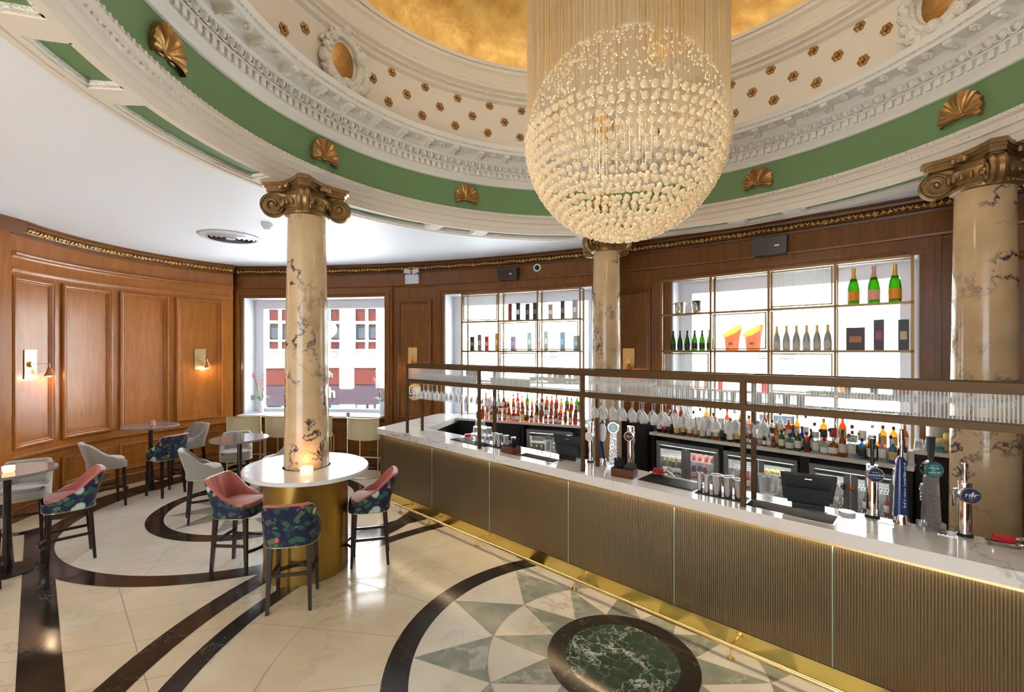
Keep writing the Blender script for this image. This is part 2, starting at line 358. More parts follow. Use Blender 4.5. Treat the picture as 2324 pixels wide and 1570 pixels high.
# ceiling and dome -------------------------------------------------
ceil_o = struct(thing('ceiling', 'white ceiling with a round plaster dome', 'ceiling')); del ceil_o['category']
cb = MB(); NA = 180
for i in range(NA):
    a0, a1 = 2*PI*i/NA, 2*PI*(i+1)/NA; r0, r1 = rayout(a0), rayout(a1); q = []
    for z in (ZC, ZC+.3):
        q += [(CD[0]+3.88*math.cos(a0), CD[1]+3.88*math.sin(a0), z), (CD[0]+3.88*math.cos(a1), CD[1]+3.88*math.sin(a1), z), (CD[0]+r1*math.cos(a1), CD[1]+r1*math.sin(a1), z), (CD[0]+r0*math.cos(a0), CD[1]+r0*math.sin(a0), z)]
    cb.add(q, [(0,1,2,3),(4,7,6,5),(2,6,7,3)])
cb.build('flat_ceiling', M['ceil'], ceil_o)
# soffit ring with sunk green panels between the columns
AZ = [154.5, 80.3, 10.5, -61.5, -133.5]
so = MB(); gr = MB(); cv = MB()
so.arc(CD, 0, 0, 360, [(-3.90, ZC+.06), (-3.90, ZC-.02), (-3.85, ZC-.02), (-3.85, ZC+.06)], 180)
spans = []
for i in range(5):
    a = AZ[i]; b = AZ[i-1]+(360 if i == 0 else 0) if i else AZ[-1]+360
    lo, hi = a, (AZ[i-1] if i else AZ[-1]+360)
    w = hi-lo; s = w/72; seq = [(6.5*s, 0), (22.5*s, 1), (3*s, 0), (8*s, 1), (3*s, 0), (22.5*s, 1), (6.5*s, 0)]; t = lo
    for l, k in seq: spans.append((t, t+l, k)); t += l
for a0, a1, k in spans:
    n = max(2, int((a1-a0)/1.5))
    if not k: so.abox(CD, 0, a0, a1, ZC-.012, ZC+.14, -3.86, -3.522, n)
    else:
        so.abox(CD, 0, a0, a1, ZC-.012, ZC+.14, -3.86, -3.80, n); so.abox(CD, 0, a0, a1, ZC-.012, ZC+.14, -3.56, -3.522, n)
        gr.abox(CD, 0, a0, a1, ZC+.03, ZC+.14, -3.80, -3.56, n)
        e = .9
        cv.abox(CD, 0, a0, a1, ZC+.0, ZC+.035, -3.80, -3.775, n); cv.abox(CD, 0, a0, a1, ZC+.0, ZC+.035, -3.585, -3.56, n)
        cv.abox(CD, 0, a0, a0+.5, ZC+.0, ZC+.035, -3.78, -3.57, 1); cv.abox(CD, 0, a1-.55, a1, ZC+.0, ZC+.035, -3.78, -3.57, 1)
so.build('soffit', M['cream'], ceil_o); gr.build('green_coffer', M['green'], ceil_o); cv.build('coffer_moulding', M['relief'], ceil_o)
def ringprof(name, pr, mt, n=180, back=.004):
    pts = [(-r, z) for r, z in pr]; pts = pts+[(-(pr[-1][0]+back), pr[-1][1]), (-(max(p[0] for p in pr)+back), pr[0][1])]
    return MB().arc(CD, 0, 0, 360, pts, n).build(name, mt, ceil_o, 30)
ringprof('architrave', [(3.522,ZC-.018),(3.50,ZC-.018),(3.495,ZC+.06),(3.485,ZC+.065),(3.475,ZC+.13),(3.45,ZC+.137),(3.44,ZC+.195),(3.41,ZC+.215),(3.415,ZC+.25),(3.46,ZC+.262)], M['cream'])
ringprof('green_frieze', [(3.463,ZC+.26),(3.463,ZC+.66)], M['green'])
ringprof('cornice', [(3.463,4.865),(3.44,4.875),(3.43,4.905),(3.405,4.93),(3.39,4.955),(3.395,5.035),(3.36,5.04),(3.355,5.055),(3.37,5.075),(3.345,5.125),(3.31,5.15),(3.30,5.16),(3.30,5.225),(3.15,5.227),(3.13,5.23),(3.125,5.27),(3.105,5.28),(3.10,5.30),(3.085,5.32),(3.08,5.335),(3.14,5.36),(3.32,5.40)], M['plaster'])
ringprof('dome_wall', [(3.33,5.38),(3.345,5.60),(3.345,5.90),(3.33,6.06)], M['cream'])
ringprof('upper_moulding', [(3.33,6.04),(3.29,6.07),(3.28,6.11),(3.25,6.13),(3.265,6.17),(3.22,6.20),(3.215,6.24),(3.25,6.28),(3.25,6.36),(3.215,6.41),(3.19,6.44),(3.185,6.50)], M['cream'])
# carved courses
eg = MB(); eg.T = None
for i in range(200):
    a = i*1.8; p = on(CD, 3.342, a, 5.105); eg.ball(p, .034, 8, 0, (1,1,1.25))
    q = on(CD, 3.345, a+.9, 5.09); eg.T = Matrix.Translation(q) @ Matrix.Rotation(R(a+.9), 4, 'Z'); eg.box(-.02,.03,-.006,.006,-.035,.045); eg.T = None
    a2 = a; eg.T = Matrix.Translation(p) @ Matrix.Rotation(R(a), 4, 'Z')
    eg.tube([(-.022,.046*math.cos(t),-.004-.054*math.sin(t)) for t in [k*PI/8 for k in range(9)]], .007, 4); eg.T = None
tag(eg.build('egg_and_dart', M['plaster'], ceil_o, 60), kind='stuff')
dn = MB()
for i in range(250):
    a = i*1.44; dn.T = Matrix.Translation(on(CD, 3.37, a, 0)) @ Matrix.Rotation(R(a), 4, 'Z'); dn.box(-.012,.04,-.024,.024,4.965,5.035); dn.T = None
tag(dn.build('dentil', M['plaster'], ceil_o), kind='stuff')
bd = MB()
for i in range(360):
    a = i; bd.ball(on(CD, 3.098, a, 5.268), .012, 6); bd.ball(on(CD, 3.435, a, ZC+.165), .010, 6); bd.ball(on(CD, 3.40, a+.5, ZC+.232), .012, 6)
    bd.ball(on(CD, 3.245, a, 6.13), .014, 6)
tag(bd.build('bead_moulding', M['relief'], ceil_o, 60), kind='stuff')
# scrolled brackets with a flower between each pair
def bracket_mesh():
    b = MB(); pr = [(.16,0),(.16,.045),(.13,.06),(.07,.05),(.02,.03),(-.01,-.005),(.0,-.04),(.03,-.05),(.16,-.06)]
    pts = [(0.16,.0),(-.02,.0),(-.03,-.018),(-.02,-.035),(.02,-.045),(.07,-.05),(.11,-.065),(.16,-.07)]
    b.add([(x, y, z) for y in (-.036,.036) for x, z in pts], [tuple(range(8)), tuple(range(8,16))[::-1]]+[(i,(i+1)%8,8+(i+1)%8,8+i) for i in range(8)])
    b.tube([(.0,-.04,-.018),(.0,.04,-.018)], .022, 8); b.ball((.03,0,-.055), .026, 8, 0, (1.4,.9,.6)); b.ball((.07,0,-.062), .022, 8, 0, (1.3,1.2,.6))
    return b.mesh('bracket', M['plaster'])
def flower_mesh(r=.045, mt='relief'):
    b = MB()
    for k in range(6):
        a = k*PI/3; b.ball((0, r*.6*math.cos(a), r*.6*math.sin(a)), r*.42, 8, 0, (.55,1,1)); 
    b.ball((-r*.28,0,0), r*.34, 8); return b.mesh('flower', M[mt], 60)
bm_, fm_ = bracket_mesh(), flower_mesh()
order = sorted(range(52), key=lambda i: abs(((i*360/52-95)+180) % 360-180)); k = 0
for i in order:
    a = i*360/52+3.4; o = ob('bracket', bm_, ceil_o, on(CD, 3.155, a, 5.226)); o.rotation_euler = (0,0,R(a))
    o = ob('flower', fm_, ceil_o, on(CD, 3.17, a+3.46, 5.20)); o.rotation_euler = (0, R(-60), R(a+3.46))
# upper dome, gilded panels between white ribs
dm = MB(); gd = MB(); mo = MB()
def dp(r, a, t): return (CD[0]+(3.18-r)*math.cos(t)*math.cos(R(a)), CD[1]+(3.18-r)*math.cos(t)*math.sin(R(a)), 6.49+(1.9-r)*math.sin(t))
def patch(mb, a0, a1, t0, t1, r, na=10, nt=12):
    mb.add([dp(r, a0+(a1-a0)*i/na, R(t0+(t1-t0)*j/nt)) for i in range(na+1) for j in range(nt+1)], [(i*(nt+1)+j, i*(nt+1)+j+1, (i+1)*(nt+1)+j+1, (i+1)*(nt+1)+j) for i in range(na) for j in range(nt)])
for i in range(5):
    a = AZ[i]; hi = AZ[i-1] if i else AZ[-1]+360; patch(gd, a+9.6, hi-9.6, 1.5, 62, -.02, 20)
    patch(dm, a-8.5, a+8.5, 0, 90, .0); 
    for s0, s1 in ((a+8.5, a+10.2), (hi-10.2, hi-8.5)): patch(mo, s0, s1, 0, 63, .012, 2)
    patch(mo, a+8.5, hi-8.5, 0, 1.6, .004, 16, 2); patch(dm, a+8.5, hi-8.5, 61, 90, .0, 16)
dm.build('dome_rib', M['cream'], ceil_o, 60); gd.build('gilded_panel', M['goldleaf'], ceil_o, 60); mo.build('panel_moulding', M['cream'], ceil_o)
MB().lathe([(3.95,ZC+.15),(3.92,4.6),(3.8,6.6)]+[(3.8*math.cos(R(k)), 6.6+2.3*math.sin(R(k))) for k in range(10,91,10)], 64, (CD[0],CD[1],0)).build('sun_block_shell', M['plaster'], ceil_o)  # unseen outer cover, added to keep sun from leaking into the dome
# shells on the green frieze
def shell_mesh():
    b = MB(); nA, nR = 40, 8; vs = []; fs = []
    for j in range(nR+1):
        for i in range(nA+1):
            t = i/nA; a = R(-28+236*t); q = j/nR; rr = .165*q*(1+.05*math.cos(a*1))*(1+.03*math.sin(t*nA*PI*.55)*q)
            dome = .05*math.sin(min(1,q*1.05)*PI*.62)+.012*math.cos(t*PI*24)*q
            vs.append((-dome-.002, -rr*math.cos(a)*1.05, -.09+rr*math.sin(a)*1.15+.02*q))
    for j in range(nR):
        for i in range(nA): fs.append((j*(nA+1)+i, j*(nA+1)+i+1, (j+1)*(nA+1)+i+1, (j+1)*(nA+1)+i))
    o = len(vs); vs += [(0, v[1], v[2]) for v in vs[nR*(nA+1):]]
    for i in range(nA): fs.append((nR*(nA+1)+i, nR*(nA+1)+i+1, o+i+1, o+i))
    b.add(vs, fs); b.ball((-.02,0,-.10), .03, 10, 0, (.8,1.8,.7)); b.ball((-.012,.06,-.125), .02, 8, 0, (.8,1.8,.6)); b.ball((-.012,-.06,-.125), .02, 8, 0, (.8,1.8,.6))
    return b.mesh('shell', M['bronzegilt'], 25)
sm = shell_mesh()
for a, lab in ((182.6, 'gilt scallop shell at far left of the green frieze, seen nearly edge-on'), (151.2, 'gilt scallop shell on the green frieze above the left marble column'), (116.4, 'gilt scallop shell on the green frieze just left of the chandelier'),
        (81, 'gilt scallop shell on the green frieze partly hidden behind the chandelier'), (45.9, 'gilt scallop shell on the green frieze just right of the chandelier'), (12.2, 'gilt scallop shell on the green frieze above the right marble column')):
    o = ob('shell_ornament', sm, None, on(CD, 3.462, a, 4.71)); o.rotation_euler = (0,0,R(a)); tag(o, lab, 'ornament', 'gilt shells on the green frieze')
# gilt rosettes on the dome wall
rm = flower_mesh(.062, 'bronzegilt')
rows = {'top': (6.0, [136.2-8.45*k for k in range(5)], [93.3,68.5], [42.7-8.2*k for k in range(3)], [51]), 'middle': (5.8, [140.9-8.5*k for k in range(5)], [98.0,63.5], [46.5-8.2*k for k in range(4)], [54.8]), 'bottom': (5.6, [137.0-8.55*k for k in range(5)], [94.2,68], [50.3-8.2*k for k in range(4)], [58.6])}
for rn, (z, lft, behind, rgt, bh2) in rows.items():
    for i, a in enumerate(lft+behind+bh2+rgt):
        if a in lft: lab = 'small gilt rosette in the %s row left of the chandelier, %s from the left' % (rn, nth(i))
        elif a in rgt: lab = 'small gilt rosette in the %s row right of the chandelier, %s from the left' % (rn, nth(rgt.index(a)))
        else: lab = 'small gilt rosette in the %s row seen through the chandelier, %s from the left' % (rn, nth((behind+bh2).index(a)))
        o = ob('rosette', rm, None, on(CD, 3.335, a, z)); o.rotation_euler = (0,0,R(a)); tag(o, lab, 'rosette', 'gilt rosettes around the dome')
for a, z, lab in ((161.7, 5.66, 'small gilt rosette left of the big carved cartouche, lower of two'), (157.0, 5.85, 'small gilt rosette left of the big carved cartouche, nearer to it')):
    o = ob('rosette', rm, None, on(CD, 3.335, a, z)); o.rotation_euler = (0,0,R(a)); tag(o, lab, 'rosette', 'gilt rosettes around the dome')
# carved cartouches
def cartouche(a, lab):
    t = thing('cartouche', lab, 'carving', on(CD, 3.345, a, 5.80), R(a), 'carved plaster cartouches')
    g = MB(); g.ball((.0,0,0), .17, 20, 0, (.12,1,1.35)); g.build('gilt_oval', M['bronzegilt'], t, 60)
    b = MB(); rnd = random.Random(int(a))
    b.tube([(-.03,.23*math.cos(q),.27*math.sin(q)) for q in [R(k*10) for k in range(36)]], .042, 8, closed=True)
    for s in (-1, 1):
        for cx, cz, r0 in ((.15,.27,.10),(.25,.06,.07)):
            b.tube([(-.05, s*(cx+r0*(1-k/26)*math.cos(k*.42)), cz+r0*(1-k/26)*math.sin(k*.42)) for k in range(24)], [.026-.0006*k for k in range(24)], 6)
        for k in range(15):
            q = R(-85+k*9); b.ball((-.05-rnd.random()*.03, s*(.26*math.cos(q)+rnd.uniform(-.03,.05)), .30*math.sin(q)-.05), rnd.uniform(.036,.062), 8, 0, (1,1,rnd.uniform(.7,1.3)))
        b.tube([(-.08, s*.02, -.36), (-.07, s*.14, -.27), (-.06, s*.22, -.14), (-.06, s*.26, -.02)], [.02,.03,.025,.018], 6)
        b.ball((-.07, s*.12, -.36), .06, 10, 0, (.8,1,1.4)); b.ball((-.07, s*.21, -.27), .055, 10, 0, (.8,1,1.2))
        for k in range(7):
            x = .06+k*.035; b.tube([(-.05, s*x, -.32+k*.012), (-.09, s*(x+.03), -.36+k*.02), (-.05, s*(x+.045), -.42+k*.035)], [.018,.028,.01], 6)
    b.ball((-.08,0,-.30), .07, 10); b.ball((-.07,0,.33), .06, 10)
    tag(b.build('carved_surround', M['relief'], t, 60))
cartouche(148.2, 'large carved plaster cartouche with gilt oval, left of the chandelier')
cartouche(81, 'carved plaster cartouche with gilt oval seen through the chandelier')
cartouche(14.0, 'carved plaster cartouche cut by the top edge at upper right')
# ---------------------------------------------------------------- walls
def molded(mb, C, RR, a0, a1, z0, z1, o, m=0, w=.085, n=8):
    # mitred raised frame round a panel
    k = w/.085; prof = [(0,-.005),(0,.030),(.010,.044),(.028,.047),(.036,.034),(.050,.030),(.058,.016),(.070,.020),(.078,.016),(.085,.003),(.087,-.005)]
    s = 1 if a1 > a0 else -1; rings = []
    for d0, h in prof:
        d0 *= k; h *= k; e = math.degrees(d0/RR)*s; x0, x1, y0, y1 = a0+e, a1-e, z0+d0, z1-d0
        P = [(x0+(x1-x0)*i/n, y0) for i in range(n+1)]+[(x1-(x1-x0)*i/n, y1) for i in range(n+1)]
        rings.append([on(C, RR-o-h, x, y) for x, y in P])
    L = len(rings[0]); mb.add([p for r_ in rings for p in r_], [(i*L+j, i*L+(j+1)%L, (i+1)*L+(j+1)%L, (i+1)*L+j) for i in range(len(prof)-1) for j in range(L)], m)
CORN = [(0,4.04),(.03,4.04),(.035,4.075),(.07,4.085),(.075,4.10),(.11,4.145),(.17,4.155),(.175,4.185),(.20,4.20),(.20,ZC-.001),(0,ZC-.001)]
LEDGE = [(0,3.72),(.012,3.72),(.02,3.745),(.05,3.76),(.055,3.785),(0,3.79)]
RAIL = [(0,.845),(.02,.85),(.03,.875),(.055,.885),(.055,.905),(0,.91)]
SK = [(0,0),(.035,0),(.035,.17),(.02,.19),(0,.20)]
def wallarc(C, RR, a0, a1, z0, z1, name, m, n=20, th=.3): return struct(MB().abox(C, RR, a0, a1, z0, z1, 0, -th, n).build(name, M[m]))
wl = MB(); wl.abox(CL, RL, 133, 194.5, 0, ZC+.05, 0, -.28, 40)
for a0, a1 in ((195.97+.3,182.8),(180.8,167.5),(165.35,152.0),(149.95,136.2)):
    a0 = min(a0, 194.4); molded(wl, CL, RL, a0, a1, 1.01, 3.465, 0, 0, .085)
    molded(wl, CL, RL, a0, a1, .27, .74, 0, 0, .07)
wl.arc(CL, RL, 133, 194.5, RAIL, 40); wl.arc(CL, RL, 133, 194.5, [(a*1.3, b) for a, b in LEDGE], 40)
wl.arc(CL, RL, 133, 194.5, [(0,3.52),(.012,3.52),(.018,3.54),(.03,3.56),(.03,3.58),(0,3.585)], 40)
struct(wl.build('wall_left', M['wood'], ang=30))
p = on(CL, RL, 194.5); wq = MB(); wq.prism([(p.x+.02, p.y), (p.x+.02, p.y-.55), (-8.3, p.y-.55), (-8.3, p.y)], 0, ZC+.04); struct(wq.build('wall_corner', M['wood']))
def acanthus(mb, C, RR, a0, a1, off):
    # gilt leaf carving: a flower between scrolled leaf pairs, repeated along the cove
    L = abs(a1-a0)*PI/180*RR; n = int(L/.066)
    for i in range(n):
        a = a0+(a1-a0)*(i+.5)/n; k = i % 8; p = on(C, RR-off, a, 4.113); B = Matrix.Translation(p) @ Matrix.Rotation(R(a), 4, 'Z') @ Matrix.Rotation(R(-38), 4, 'Y')
        if k == 0:
            mb.T = B; mb.ball((-.012,0,0), .017, 6)
            for q in range(5): mb.ball((-.004, .024*math.cos(q*1.257), .024*math.sin(q*1.257)), .016, 6, 0, (.5,1,1))
        elif k in (1, 7, 2, 6):
            s = 1 if k < 4 else -1
            for t_ in (-38, 20): mb.T = B @ Matrix.Rotation(R(s*(60+t_)), 4, 'X'); mb.ball((-.004,0,.006), .040, 6, 0, (.30,.30,1))
        else:
            for t_ in ((-35, 35) if k != 4 else (-50, 0, 50)): mb.T = B @ Matrix.Rotation(R(t_), 4, 'X'); mb.ball((-.003,0,.012), .038, 6, 0, (.28,.28,1))
        mb.T = None
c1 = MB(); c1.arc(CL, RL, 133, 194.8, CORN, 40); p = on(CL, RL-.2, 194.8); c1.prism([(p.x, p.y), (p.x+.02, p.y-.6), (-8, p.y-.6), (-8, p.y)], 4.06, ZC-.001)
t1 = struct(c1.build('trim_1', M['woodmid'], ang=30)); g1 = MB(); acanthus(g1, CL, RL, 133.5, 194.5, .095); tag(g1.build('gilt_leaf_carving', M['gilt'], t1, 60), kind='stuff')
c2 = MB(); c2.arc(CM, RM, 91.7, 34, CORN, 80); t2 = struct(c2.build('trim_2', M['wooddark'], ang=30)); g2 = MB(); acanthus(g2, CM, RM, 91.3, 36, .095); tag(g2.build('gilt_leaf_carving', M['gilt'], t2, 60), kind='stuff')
struct(MB().arc(CL, RL, 133, 194.5, SK, 40).build('baseboard_left', M['woodmid'], ang=30))
# window wall
WZ0, WZ1 = 1.04, 3.56
WN = [(90.9, 78.37), (73.07, 61.04), (55.68, 43.88)]
wb = MB()
wb.abox(CM, RM, 92.2, 34, 0, WZ0-.04, 0, -.45, 60); wb.abox(CM, RM, 92.2, 34, WZ1, ZC+.05, 0, -.45, 60)
for a0, a1 in ((92.2,90.9),(78.37,73.07),(61.04,55.68),(43.88,34)): wb.abox(CM, RM, a0, a1, WZ0-.04, WZ1, 0, -.45, 8)
wb.arc(CM, RM, 92, 34, LEDGE, 80)
for a0, a1 in ((77.3,74.15),(59.5,57.0),(42.6,39.4)): molded(wb, CM, RM, a0, a1, 1.0, 3.47, 0, 0, .085, 4); molded(wb, CM, RM, a0, a1, .27, .80, 0, 0, .06, 4)
for k in range(4): x = 90.5-k*3.05; molded(wb, CM, RM, x, x-2.8, .27, .80, 0, 0, .06, 3)
wb.arc(CM, RM, 91.5, 74, [(0,.87),(.03,.88),(.04,.91),(0,.93)], 30)
for a0, a1 in WN:                      # stepped wooden architrave round each window
    for o, w0, w1 in ((.07,.06,.13),(.05,.13,.19),(.03,0,.06)):
        e0 = math.degrees(w0/RM); e1 = math.degrees(w1/RM)
        wb.abox(CM, RM, a0+e0, a0+e1, WZ0-.3, WZ1+w1, 0, o, 1); wb.abox(CM, RM, a1-e1, a1-e0, WZ0-.3, WZ1+w1, 0, o, 1)
        wb.abox(CM, RM, a0+e0, a1-e0, WZ1+w0, WZ1+w1, 0, o, 16)
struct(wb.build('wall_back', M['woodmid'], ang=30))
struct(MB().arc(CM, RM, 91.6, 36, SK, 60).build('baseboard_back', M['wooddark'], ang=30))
for i, (a0, a1) in enumerate(WN):
    w = MB(); e = .12
    w.abox(CM, RM, a0, a1, WZ0-.04, WZ0, .26 if i == 0 else 0, -.5, 16)               # sill, runs on as a ledge in the first window
    w.abox(CM, RM, a0, a1, WZ1-.005, WZ1+.03, .0, -.5, 16)
    for x, s in ((a0, -1), (a1, 1)): w.abox(CM, RM, x, x+s*.08, WZ0, WZ1, 0, -.5, 1)
    w.abox(CM, RM, a0, a1, WZ0, WZ0+.07, -.40, -.5, 16); w.abox(CM, RM, a0, a1, WZ1-.20, WZ1, -.40, -.5, 16)
    for x, s in ((a0, -1), (a1, 1)): w.abox(CM, RM, x, x+s*.85, WZ0, WZ1, -.40, -.5, 2)
    wo = struct(w.build('window_%d' % (i+1), M['white']))
    MB().abox(CM, RM, a0-.3, a1+.3, WZ0+.05, WZ1-.05, -.45, -.458, 16).build('pane', M['pane'], wo)
w = MB(); w.prism([(6.45,3.75),(6.45,-6),(6.7,-6),(6.7,3.9)], 0, ZC+.04); struct(w.build('shade_wall_right', M['wooddark']))  # unseen wall, added to darken the right of the room
w = MB(); w.box(-1.8,6.45,-6,-5.8,0,ZC+.04); struct(w.build('shade_wall_rear', M['wooddark']))  # unseen wall, added to cut daylight from behind the camera
w = MB(); w.box(-8.5,-8.3,-6,5.6,0,ZC+.04); struct(w.build('shade_wall_side', M['wood']))  # unseen wall, added to darken the tables at left
# ---------------------------------------------------------------- street outside
RF = 24
fc = thing('shop_building', 'white stone building with maroon shopfront across the street', 'building', (CM[0], CM[1], 0))
O = (0, 0)
b = MB(); b.abox(O, RF, 112, 38, -1.2, 9, -.35, -.6, 60)
b.abox(O, RF, 112, 38, 1.71, 2.14, .12, -.4, 60); b.abox(O, RF, 112, 38, 4.27, 9, 0, -.4, 60); b.abox(O, RF, 112, 38, 3.57, 3.68, -.05, -.4, 60); b.abox(O, RF, 112, 38, 2.81, 2.88, -.05, -.4, 60)
b.abox(O, RF, 112, 38, 2.44, 2.49, -.05, -.4, 60)
for k in range(4): b.abox(O, RF, 112, 38, 2.18+k*.07, 2.215+k*.07, -.0, -.1, 60)
cols = [(101.05,100.8),(99.9,99.64),(98.75,98.2),(97.3,97.05),(96.15,95.9),(95.28,94.94),(93.94,92.5),(91.44,91.21),(90.28,88.9),(88,87.75),(86.9,86.2),(85.3,85.0),(84.2,82.8),(82,81.7),(80.9,79),(78,77.7),(76.8,74),(73,72.7),(71.9,68),(67,66.7),(66,62),(61,60.7),(59.8,55),(54,53.6),(52.6,38)]
for a0, a1 in cols: b.abox(O, RF, a0, a1, -1.2 if a0-a1 > .4 else 1.7, 4.3, -.02 if a0-a1 < .4 else .1, -.4, 3)
b.abox(O, RF, 112, 101.05, -1.2, 4.3, .1, -.4, 6)
for k in range(5): b.abox(O, RF, 93.75-k*.25, 93.65-k*.25, .4, 4.2, .13, .08, 1)
b.build('stone_front', M['facade'], fc)
g = MB()
for z0, z1, o0 in ((3.68,4.27,-.12),(2.88,3.57,-.2),(2.49,2.81,-.12)): g.abox(O, RF, 101, 86, z0, z1, o0, -.34, 20)
g.abox(O, RF, 101, 86, 1.0, 1.71, .06, -.3, 20); g.build('maroon_panel', M['brown'], fc)
g = MB(); g.abox(O, RF, 101, 85, 2.95, 3.5, -.16, -.21, 16); g.build('upper_window', M['darkglass'], fc)
g = MB(); g.arc(O, RF, 101, 84, [(.0,1.0),(.45,.3),(.45,.2),(-.2,.2),(-.2,1.0)], 20); g.build('awning', M['mauve'], fc)
g = MB(); g.abox(O, RF, 101, 46, -1.0, .3, -.15, -.3, 30); g.build('shop_window', M['darkglass'], fc)
for s, a, z, sz in (('th', 94.6, .68, .62), ('h', 94.8, 1.42, .36)):
    text(s, sz, cm((.75,.68,.45)), fc, on(O, RF-(.52 if z < 1 else .08), a, z), (R(90), 0, R(a-90)), 'sign_lettering', .01)
for a, c, w in ((94.5,(.05,.16,.34),.8),(91.9,(.30,.33,.35),.9),(90.9,(.34,.10,.25),.5),(99.4,(.12,.16,.14),.5),(97.2,(.35,.13,.10),.6)):
    g = MB(); g.abox(O, RF, a+w/2, a-w/2, -.6, .12, -.08, -.14, 2); g.build('window_display', cm(c), fc)
st = MB(); st.abox(CM, 0, 120, 30, -1.35, -1.2, -15.3, -24.6, 40); tag(st.build('street', mat('pale_paving', (.78,.80,.82), .8)), kind='structure')
lp = thing('street_lamp', 'green bracket lamp with white globe seen through the left window', 'lamp', on(CM, 23.3, 94.65, 3.30), R(4.65))
MB().lathe([(.10,.36),(.16,.40),(.10,.46),(.085,.52),(.085,.95),(.13,1.0),(.10,1.1),(.03,1.15)], 14).tube([(0,0,1.1),(0,.35,1.2),(0,.75,1.2)], .03, 8).build('bracket', M['lampgreen'], lp); MB().ball((0,0,0), .36, 20).build('globe', M['white'], lp)
# flowers standing in the first window
def orchid(a, lab, seed):
    rnd = random.Random(seed); t = thing('flower_vase', lab, 'flowers', on(CM, RM+.22, a, WZ0)); 
    MB().lathe([(0,0),(.05,0),(.06,.08),(.045,.2),(.05,.26),(.04,.26),(.036,.2),(.03,.02),(0,.02)], 16).build('vase', M['white'], t)
    s = MB(); f = MB(); l = MB()
    for k in range(5):
        q = rnd.uniform(0, 6.28); h = rnd.uniform(.5,.8); x, y = .12*math.cos(q), .08*math.sin(q); s.tube([(0,0,.1),(x*.4,y*.4,.3),(x,y,h),(x*1.6,y*1.6,h+.1)], .005, 5)
        for j in range(7): f.ball((x*(.6+j*.15)+rnd.uniform(-.02,.02), y*(.6+j*.15), h-.12+j*.045), .02, 6, 0, (1,1,.6))
    for k in range(8):
        q = k*.8; l.add([(0,0,.24),(.10*math.cos(q-.15),.10*math.sin(q-.15),.36),(.22*math.cos(q),.22*math.sin(q),.30+.05*(k%3)),(.10*math.cos(q+.15),.10*math.sin(q+.15),.355)], [(0,1,2,3)])
    s.build('stem', cm((.10,.22,.06)), t); f.build('blossom', cm((.75,.16,.18)), t); l.build('leaf', cm((.12,.28,.10)), t)
orchid(89.9, 'white vase of pink blossom in the left corner of the left window', 3); orchid(79.1, 'white vase of red blossom in the right corner of the left window', 8)
sw = MB(); sw.box(-.045,.045,-.01,.01,-.05,.05); o = sw.build('wall_socket', cm((.35,.30,.22),.3,.6)); o.location = on(CM, RM+.30, 90.74, 1.36); o.rotation_euler = (0,0,R(90)); o.rotation_euler = (0,0,0); o.rotation_euler = (0,0,R(0)); tag(o, 'small square brass socket on the left jamb of the left window', 'socket')
o.rotation_euler = (0,0,R(90))
# ================================================================ columns
def column(x, y, ang, lab, z0=0, rb=.232, rt=.192):
    t = thing('marble_column', lab, 'column', (x, y, 0), R(ang), 'marble columns around the dome')
    pr = [(rb, z0)]+[(rb+(rt-rb)*((k/20)**1.5), z0+(3.89-z0)*k/20) for k in range(1, 21)]
    MB().lathe(pr, 48).build('shaft', M['column'], t, 60)
    c = MB()
    c.lathe([(rt,3.875),(rt+.03,3.885),(rt+.035,3.90),(rt+.03,3.925),(rt+.005,3.93),(rt+.01,3.94),(rt+.06,4.0),(rt+.07,4.05),(rt+.02,4.06),(rt+.02,4.12)], 36)
    for k in range(24): q = k*PI/12; c.ball(((rt+.055)*math.cos(q), (rt+.055)*math.sin(q), 4.0), .030, 8, 0, (.8,.8,1.5))
    for k in range(40): q = k*PI/20; c.ball(((rt+.032)*math.cos(q), (rt+.032)*math.sin(q), 3.903), .013, 6)
    def aba(s, z0, z1):
        P = []
        for k in range(4):
            a = R(45+90*k); b = R(135+90*k); r = .415*s; w = .052
            A = Vector((r*math.cos(a), r*math.sin(a))); B = Vector((r*math.cos(b), r*math.sin(b))); ta = Vector((-math.sin(a), math.cos(a))); tb = Vector((-math.sin(b), math.cos(b)))
            A2 = A+ta*w; B2 = B-tb*w; mid = (A+B)/2; inn = -mid.normalized()*.075
            P += [tuple(A-ta*w)]+[tuple(A2.lerp(B2, j/8)+inn*math.sin(PI*j/8)) for j in range(9)]
        return P
    c.prism(aba(.95, 0, 0), 4.115, 4.15); c.prism(aba(1.0, 0, 0), 4.15, 4.175); c.prism(aba(1.06, 0, 0), 4.175, 4.215)
    for k in range(4):
        c.T = Matrix.Rotation(R(45+90*k), 4, 'Z')
        c.lathe([(0,-.05),(.10,-.05),(.112,-.04),(.112,.04),(.10,.05),(0,.05)], 24, (0,0,0)) if 0 else None
        v = MB(); ctr = (.335, 3.985)
        T0 = c.T
        c.T = T0 @ Matrix.Translation((ctr[0], 0, ctr[1])) @ Matrix.Rotation(R(90), 4, 'X')
        c.lathe([(0,-.040),(.103,-.040),(.118,-.052),(.128,-.03),(.118,0),(.128,.03),(.118,.052),(.103,.040),(0,.040)], 28)
        for s in (-1, 1):
            c.tube([((.108-.0034*j)*math.cos(s*0+j*.42), (.108-.0034*j)*math.sin(j*.42), s*(.045+.0009*j)) for j in range(30)], .011, 6)
            c.ball((0,0,s*.065), .026, 10)
        c.T = T0
        c.tube([(.18,0,4.10),(.27,0,4.11),(.36,0,4.105)], .045, 8)
        c.T = T0 @ Matrix.Rotation(R(45), 4, 'Z'); c.ball((.275,0,4.155), .05, 8, 0, (.7,1,.8)); c.ball((.29,.045,4.14), .03, 8); c.ball((.29,-.045,4.14), .03, 8)
    c.T = None
    c.build('capital', M['capgilt'], t, 35)
